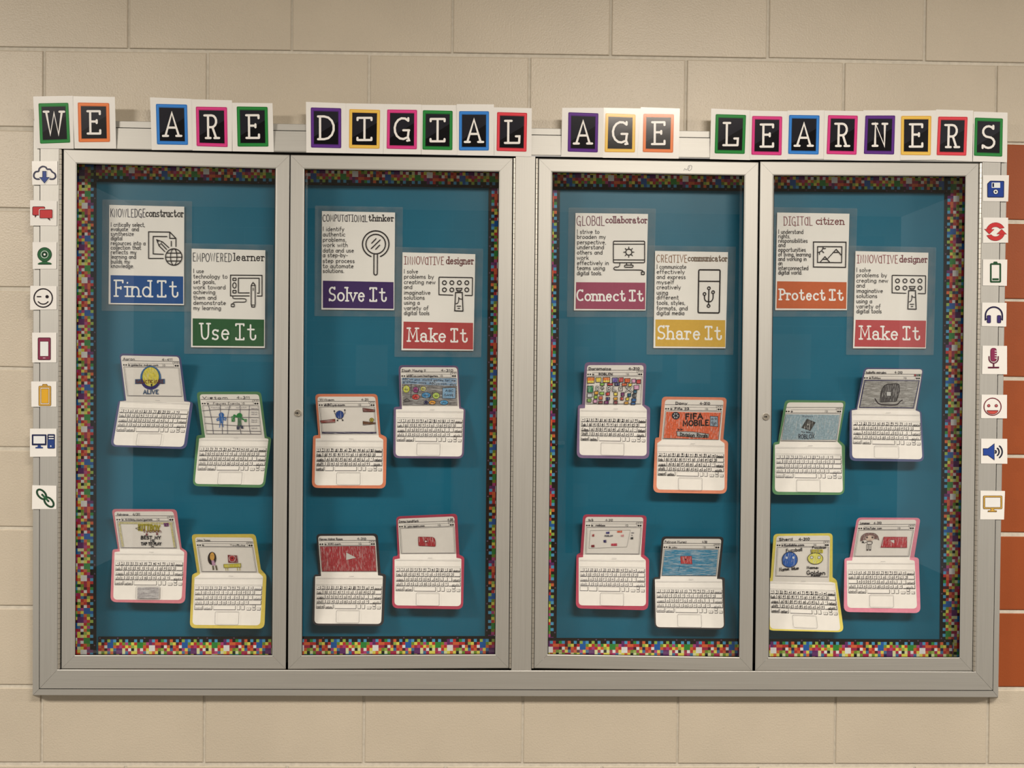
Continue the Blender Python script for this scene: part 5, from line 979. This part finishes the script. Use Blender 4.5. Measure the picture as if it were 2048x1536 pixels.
def art15(d):
    d.text('Fuzzball', 345, 580, 362, 318, BK, 9, 'hand', -.08, .05); b = [(400+112*cos(radians(t))-(10 if 200 < t < 300 else 0), 470-112*sin(radians(t))) for t in range(0, 360, 15)]
    d.fill(b, (48, 92, 158), 'crayon'); d.stroke(b, (26, 40, 72), 9, closed=True); d.circ(352, 442, 16, (206, 204, 200), ry=18); d.circ(452, 440, 16, (206, 204, 200), ry=18)
    d.text('Name: blue', 248, 528, 638, 592, BK, 10, 'hand', -.08, .08)
    d.text('Fuzzball', 728, 930, 305, 278, BK, 8, 'hand', 0, .08)
    for x in range(712, 872, 22): d.rect(x, 322, x+20, 372, (226, 204, 70), 'crayon'); d.stroke([(x, 320), (x+2, 374)], BK, 8)
    d.circ(772, 455, 112, (218, 204, 84), 'crayon', ry=82); d.ring(772, 455, 112, (66, 58, 36), 8, ry=82)
    for x in (720, 828): d.circ(x, 438, 22, (214, 208, 196)); d.ring(x, 438, 21, (96, 84, 50), 6)
    d.text('Name:', 650, 820, 602, 568, BK, 10, 'hand', 0, .08); d.text('Golden', 648, 915, 690, 630, BK, 11, 'hand', .02, .05); d.text('Poke', 712, 840, 712, 692, BK, 10, 'hand', 0, .05)
def art16(d):
    h = (132, 98, 88); d.fill([(375, 420), (390, 350), (440, 310), (500, 300), (580, 308), (625, 345), (645, 405), (600, 380), (560, 395), (440, 400)], h, 'crayon'); d.circ(508, 370, 62, (214, 186, 160), ry=48); d.fill([(446, 352), (480, 318), (560, 318), (572, 345), (510, 332)], h)
    for x in (468, 548): d.circ(x, 364, 17, (140, 118, 104)); d.circ(x, 366, 9, (52, 42, 42))
    d.stroke([(490, 405), (525, 405)], (130, 80, 76), 5)
    for p in ([(375, 420), (390, 350), (440, 310), (500, 300), (580, 308), (625, 345), (645, 405)], [(400, 415), (415, 360), (450, 330)], [(600, 395), (596, 350), (570, 330)]): d.stroke(curve(p), (90, 64, 58), 6)
    d.stroke([(470, 425), (545, 425), (540, 462), (475, 465)], (80, 70, 66), 6, closed=True); d.stroke([(470, 430), (440, 440), (425, 452)], (80, 70, 66), 6); d.stroke([(545, 430), (545, 452)], (80, 70, 66), 9); d.circ(410, 434, 17, (40, 36, 36), ry=12)
    for x in (466, 506): d.stroke([(x, 466), (x-2, 550), (x+20, 550), (x+22, 466)], (80, 70, 66), 6); d.circ(x+8, 548, 12, (60, 46, 44), ry=9)
    q = [(715, 358), (1052, 360), (1052, 515), (672, 510)]; d.fill(q, (178, 52, 56), 'crayon'); d.stroke(q, (132, 38, 42), 5, closed=True); d.fill([(805, 405), (868, 398), (870, 445), (850, 448)], (214, 200, 184)); d.stroke([(800, 405), (868, 398), (872, 445)], (96, 34, 36), 5)
def W8(*a): return (list(a), True)
DEL = ['delete', 'tab', 'caps', 'shift', 'control', 'option', 'return', 'shift']
LAP = [
 # origin, backing colour, screen quad, keyboard quad, sheet outline, backing outline, fold y (left,right), art, chrome, ink, ink width, words, label
 ((210, 700), (80, 80, 108), [(240, 85), (1078, 100), (1142, 690), (318, 680)], [(215, 855), (1222, 885), (1170, 1205), (165, 1190)], [(228, 80), (1080, 98), (1158, 752), (1248, 762), (1150, 1418), (118, 1390), (222, 750), (310, 742)], [(208, 48), (1105, 78), (1192, 735), (1290, 768), (1190, 1452), (75, 1412), (195, 742), (285, 735)], (755, 770), art1,
  dict(name='Aaron', num='4-411', url='galactic nukes.com', uu=(.15, .62), nu=(.02, .22), nn=(.70, .88)), (70, 64, 66), 6, W8('', 'tab', 'caps', 'shift', 'control', 'option', 'return', 'shift'), 'slate blue edge and a yellow egg drawing, upper left'),
 ((370, 775), (88, 124, 80), [(220, 105), (1075, 105), (1130, 695), (300, 690)], [(215, 868), (1195, 878), (1165, 1215), (185, 1210)], [(213, 100), (1080, 100), (1165, 740), (1222, 750), (1140, 1425), (140, 1410), (208, 745), (295, 732)], [(168, 62), (1112, 60), (1195, 715), (1265, 738), (1165, 1468), (110, 1442), (168, 700), (245, 692)], (745, 750), art2,
  dict(name='Vietom', num='4-311', url='Figures Events', nu=(.03, .46), nn=(.62, .84), uu=(.2, .66), uw=4), (62, 56, 58), 6, W8(*DEL), 'green edge and blue and green figures on a grid'),
 ((210, 1010), (200, 116, 118), [(140, 95), (1000, 95), (1060, 640), (225, 635)], [(150, 822), (1143, 830), (1135, 1175), (143, 1170)], [(133, 95), (1000, 93), (1100, 650), (1160, 690), (1120, 1390), (120, 1385), (140, 690), (218, 680)], [(98, 58), (1048, 62), (1120, 625), (1202, 680), (1172, 1442), (78, 1420), (108, 650), (190, 642)], (645, 650), art3,
  dict(name='Adriana', num='4/311', url='Kittboy.com/games', nu=(.03, .22), nn=(.30, .42), uu=(.16, .62)), (74, 68, 68), 6.5, W8('delete', 'tab', 'caps', 'shift', 'control', 'option', 'return', 'shift'), 'pink edge, yellow lettering and a pencilled touchpad'),
 ((370, 1055), (204, 176, 78), [(150, 145), (985, 150), (1060, 660), (235, 655)], [(143, 850), (1130, 852), (1112, 1208), (137, 1205)], [(143, 142), (990, 148), (1075, 660), (1142, 718), (1100, 1432), (108, 1425), (140, 735), (220, 680)], [(93, 98), (1032, 95), (1110, 610), (1192, 700), (1162, 1482), (68, 1472), (102, 688), (178, 655)], (668, 672), art4,
  dict(name='Selena Thomas', num='', url='                 YouTube', nu=(.02, .25), uu=(.15, .85), uw=4, nw=4), (104, 98, 98), 4.5, W8('delete', 'tab', 'caps', 'shift', 'control', 'option', 'return', ''), 'yellow edge, a long-haired figure and a screen on a table'),
 ((610, 780), (208, 120, 84), [(183, 100), (1025, 100), (1050, 645), (240, 645)], [(163, 845), (1133, 850), (1130, 1183), (160, 1183)], [(180, 97), (1028, 97), (1080, 688), (1145, 725), (1140, 1395), (140, 1395), (155, 710), (228, 705)], [(148, 58), (1060, 58), (1105, 645), (1197, 690), (1182, 1442), (100, 1432), (118, 668), (195, 658)], (662, 664), art5,
  dict(name='William', num='4-311', url='ABCya.com', nu=(.03, .28), nn=(.76, .88), uu=(.11, .46), uw=7.5), (46, 42, 44), 8.5, W8('Delete', 'tab', 'caps', 'shift', 'control', '', 'return', 'Shift'), 'orange edge and a round blue figure between brown planks'),
 ((770, 720), (104, 84, 104), [(228, 110), (1050, 110), (1055, 670), (255, 670)], [(177, 855), (1140, 862), (1125, 1197), (170, 1190)], [(225, 106), (1055, 108), (1085, 710), (1150, 722), (1125, 1412), (155, 1405), (160, 722), (248, 720)], [(198, 74), (1072, 82), (1110, 690), (1177, 718), (1150, 1442), (120, 1436), (128, 688), (215, 682)], (680, 682), art6,
  dict(name='Elisah Maung II', num='4-310', url='ABCya.com/mathgames', nu=(.02, .44), nn=(.72, .93), uu=(.13, .66), uw=6), (58, 52, 56), 6.5, W8(*DEL), 'purple edge, grey shading and coloured bubbles'),
 ((610, 1055), (52, 48, 47), [(195, 130), (1030, 125), (1055, 650), (240, 650)], [(167, 845), (1130, 850), (1112, 1192), (163, 1185)], [(190, 124), (1030, 120), (1068, 700), (1140, 710), (1115, 1412), (138, 1405), (150, 715), (235, 710)], [(164, 93), (1064, 88), (1107, 670), (1187, 685), (1150, 1442), (108, 1432), (128, 690), (205, 685)], (655, 658), art7,
  dict(name='Marina Moline Rosas', num='4-310', url='KIKI.com', nu=(.01, .42), nn=(.68, .83), uu=(.16, .38), nw=6), (52, 46, 46), 6.5, W8('delete', 'tab', 'caps', 'shift', 'control', 'option', 'return', 'shift'), 'black edge and a screen filled in red with a white triangle'),
 ((770, 1018), (168, 62, 76), [(190, 145), (1015, 110), (1040, 655), (230, 660)], [(157, 852), (1107, 858), (1107, 1208), (157, 1200)], [(188, 143), (1015, 108), (1045, 715), (1118, 728), (1110, 1422), (138, 1410), (140, 738), (218, 724)], [(163, 108), (1056, 68), (1087, 668), (1160, 703), (1142, 1467), (103, 1452), (113, 693), (185, 683)], (662, 660), art8,
  dict(name='Emma handMark', num='4-310', url='you.apps.com', nu=(.01, .36), nn=(.88, .97), uu=(.16, .46)), (56, 50, 52), 6, W8('delete', 'tab', 'caps', 'shift', 'control', 'option', 'return', 'shift'), 'crimson edge and one small red rounded box, left of the mullion'),
 ((1130, 715), (118, 94, 116), [(325, 120), (1150, 120), (1120, 690), (300, 690)], [(232, 878), (1190, 892), (1180, 1235), (230, 1215)], [(325, 112), (1150, 112), (1130, 700), (1197, 760), (1195, 1440), (210, 1428), (216, 745), (292, 742)], [(290, 68), (1192, 78), (1165, 690), (1247, 732), (1232, 1487), (170, 1470), (188, 700), (250, 683)], (694, 696), art9,
  dict(name='Daramaiza', num='4-310', url='ROBLOX', nu=(.03, .42), nn=(.74, .93), uu=(.21, .46), uw=8, nw=8), (40, 36, 38), 8.5, W8('Delete', 'Tab', 'Caps', 'Shift', 'control', 'option', 'Return', 'Shift'), 'dusky purple edge and rows of many coloured squares'),
 ((1290, 785), (214, 130, 96), [(300, 110), (1150, 118), (1085, 700), (250, 685)], [(187, 875), (1155, 892), (1155, 1235), (187, 1215)], [(295, 104), (1152, 110), (1100, 700), (1165, 745), (1165, 1434), (168, 1420), (180, 740), (240, 700)], [(250, 60), (1198, 73), (1145, 680), (1217, 723), (1197, 1482), (118, 1465), (148, 660), (205, 658)], (692, 700), art10,
  dict(name='Dony', num='4-310', url='Fifa 23', nu=(.18, .38), nn=(.60, .77), uu=(.17, .42), uw=8, nw=8), (38, 34, 36), 8.5, W8('Delete', 'tab', 'caps', 'shift', 'control', 'option', 'return', 'shift'), 'orange edge and an orange screen lettered FIFA MOBILE'),
 ((1130, 1020), (174, 66, 80), [(305, 105), (1145, 108), (1095, 655), (290, 650)], [(220, 840), (1170, 852), (1172, 1200), (218, 1183)], [(300, 100), (1148, 105), (1110, 680), (1182, 735), (1185, 1405), (200, 1395), (200, 695), (264, 690)], [(265, 63), (1197, 78), (1160, 658), (1232, 718), (1217, 1467), (158, 1440), (168, 650), (225, 628)], (654, 660), art11,
  dict(name='Hu Bi', num='4-310', url='roblox', nu=(.05, .13), nn=(.35, .47), uu=(.18, .34), uw=7, nw=5), (100, 92, 94), 5.5, W8('del', 'tab', 'caps', 'shift', '', '', 'return', 'shift'), 'crimson edge and small scattered coloured blocks, right of the mullion'),
 ((1290, 1060), (54, 50, 48), [(275, 130), (1115, 135), (1050, 680), (235, 675)], [(165, 858), (1130, 865), (1145, 1218), (170, 1203)], [(275, 128), (1120, 130), (1052, 715), (1128, 720), (1155, 1434), (160, 1420), (145, 720), (222, 716)], [(245, 93), (1154, 98), (1095, 690), (1167, 693), (1172, 1457), (138, 1440), (123, 690), (205, 688)], (682, 686), art12,
  dict(name='Patricia Munez', num='4-310', url='you', nu=(.02, .40), nn=(.68, .76), uu=(.16, .24), uw=5, nw=5), (84, 78, 80), 5, W8('delete', 'tab', 'caps', 'shift', 'control', 'option', 'return', 'shift'), 'black edge and a red box on a blue shaded screen'),
 ((1530, 790), (90, 128, 84), [(320, 115), (1150, 115), (1050, 690), (220, 680)], [(163, 872), (1115, 880), (1125, 1220), (160, 1210)], [(328, 108), (1152, 112), (1058, 680), (1122, 745), (1140, 1427), (145, 1415), (145, 730), (210, 716)], [(293, 73), (1187, 83), (1085, 658), (1172, 738), (1162, 1462), (103, 1460), (123, 693), (190, 683)], (688, 690), art13,
  dict(name='', num='', url=''), (120, 114, 112), 4.5, W8('', 'tab', 'caps', 'shift', 'control', 'option', '', 'shift'), 'green edge and a tilted dark square on pale blue shading'),
 ((1680, 725), (80, 82, 108), [(365, 100), (1210, 105), (1095, 680), (270, 665)], [(190, 858), (1175, 872), (1187, 1208), (190, 1190)], [(375, 97), (1207, 100), (1105, 700), (1168, 725), (1205, 1417), (178, 1400), (172, 700), (250, 690)], [(353, 73), (1227, 88), (1130, 680), (1192, 723), (1232, 1452), (138, 1440), (143, 690), (235, 670)], (692, 705), art14,
  dict(name='Isabella morales', num='4-310', url='Roblox', nu=(.03, .38), nn=(.53, .66), uu=(.15, .30), uw=5), (60, 54, 56), 6, W8('delete', 'tab', 'caps', 'shift', 'control', 'option', 'return', 'shift'), 'slate blue edge and grey pencil shading round a dark block'),
 ((1525, 1055), (220, 196, 88), [(210, 130), (985, 120), (970, 735), (180, 720)], [(105, 908), (1060, 935), (1105, 1280), (130, 1245)], [(205, 124), (990, 118), (975, 792), (1062, 812), (1142, 1512), (112, 1482), (88, 795), (150, 780)], [(163, 93), (1027, 83), (1025, 728), (1087, 768), (1192, 1532), (72, 1506), (62, 760), (118, 740)], (792, 806), art15,
  dict(name='Sheril', num='4-310', url='Kodable.com', nu=(.05, .30), nn=(.42, .62), uu=(.15, .52), uw=8, nw=9), (36, 32, 34), 8.5, W8('delete', 'tab', 'caps', 'shift', 'control', 'option', 'return', 'shift'), 'yellow edge and blue and yellow round faces'),
 ((1670, 1025), (216, 128, 138), [(355, 115), (1190, 110), (1090, 650), (265, 650)], [(193, 845), (1163, 852), (1178, 1190), (197, 1180)], [(350, 106), (1194, 106), (1092, 690), (1165, 705), (1202, 1407), (180, 1395), (170, 705), (250, 704)], [(323, 73), (1252, 78), (1160, 650), (1227, 668), (1252, 1472), (128, 1455), (138, 670), (215, 658)], (656, 660), art16,
  dict(name='Lynaemer', num='4-310', url='YouTube .com', nu=(.03, .20), nn=(.27, .40), uu=(.14, .42)), (58, 52, 54), 6, W8('delete', 'tab', '', 'shift', 'control', 'option', 'return', 'shift'), 'pink edge, a girl figure and a red rectangle')]
for i, (org, bc, sq, kb, sh, bk, fy, art, ch, ink, iw, words, lab) in enumerate(LAP):
    mp = Map(org[0], org[1], 7.316, fold=((0, fy[0]), (1300, fy[1]), T0, TT, bk[0][1], bk[4][1]))
    loc = mp.at((bk[4][0]+bk[5][0])/2, (bk[4][1]+bk[5][1])/2, 0)
    t = thing('paper_laptop', loc, 'folded paper laptop with '+lab, 'paper craft', 'paper laptops on the teal boards')
    R = 60
    ob = rpoly(bk, [R, R, 12, 34, 90, 90, 34, 12]); os_ = rpoly(sh, [46, 46, 6, 18, 62, 62, 6, 4])
    for outline, lay, th, nm, m_, c in ((ob, 0, .0003, 'coloured_backing', 'stock', alb(bc)), (os_, .00035, .0002, 'white_sheet', 'paper', None)):
        mm = MB()
        for sg in (1, -1): slab(mm, mp, clip(outline, lambda x, y: sg*-mp.v(x, y)), lay, th, c)
        mm.build(nm, m_, t)
    d = Draw(mp, .00002); d.lay = .00062; random.seed(100+i)
    keyboard(d, kb, ink, iw, words, i, i == 2)
    hy = (sq[3][1]+sh[6][1])/2
    # strip lines at the hinge
    a, b = bil(kb, .0, -.31), bil(kb, 1.0, -.31); d.stroke([a, b], (130, 122, 116), 3.5, cap=False); c = bil(kb, .53, -.40); d.stroke([(c[0]-32, c[1]), (c[0]+32, c[1]+2)], (140, 132, 126), 4)
    for k in [k for k in d.m if k != 'ink']: d.m.pop(k).build('touchpad_shading', k, t)
    d.m.pop('ink').build('keyboard_print', 'ink', t)
    d = Draw(mp, .00002); d.lay = .00062
    random.seed(300+i); chrome(d, sq, **ch); d.m.pop('ink').build('browser_print', 'ink', t)
    # drawing: keep pencil shading and pen lines in the order they were laid down
    art(d)
    for k, nm in (('crayon', 'pencil_shading'), ('crayon_across', 'pencil_shading'), ('ink', 'pen_drawing')):
        if k in d.m: d.m.pop(k).build(nm, k, t)
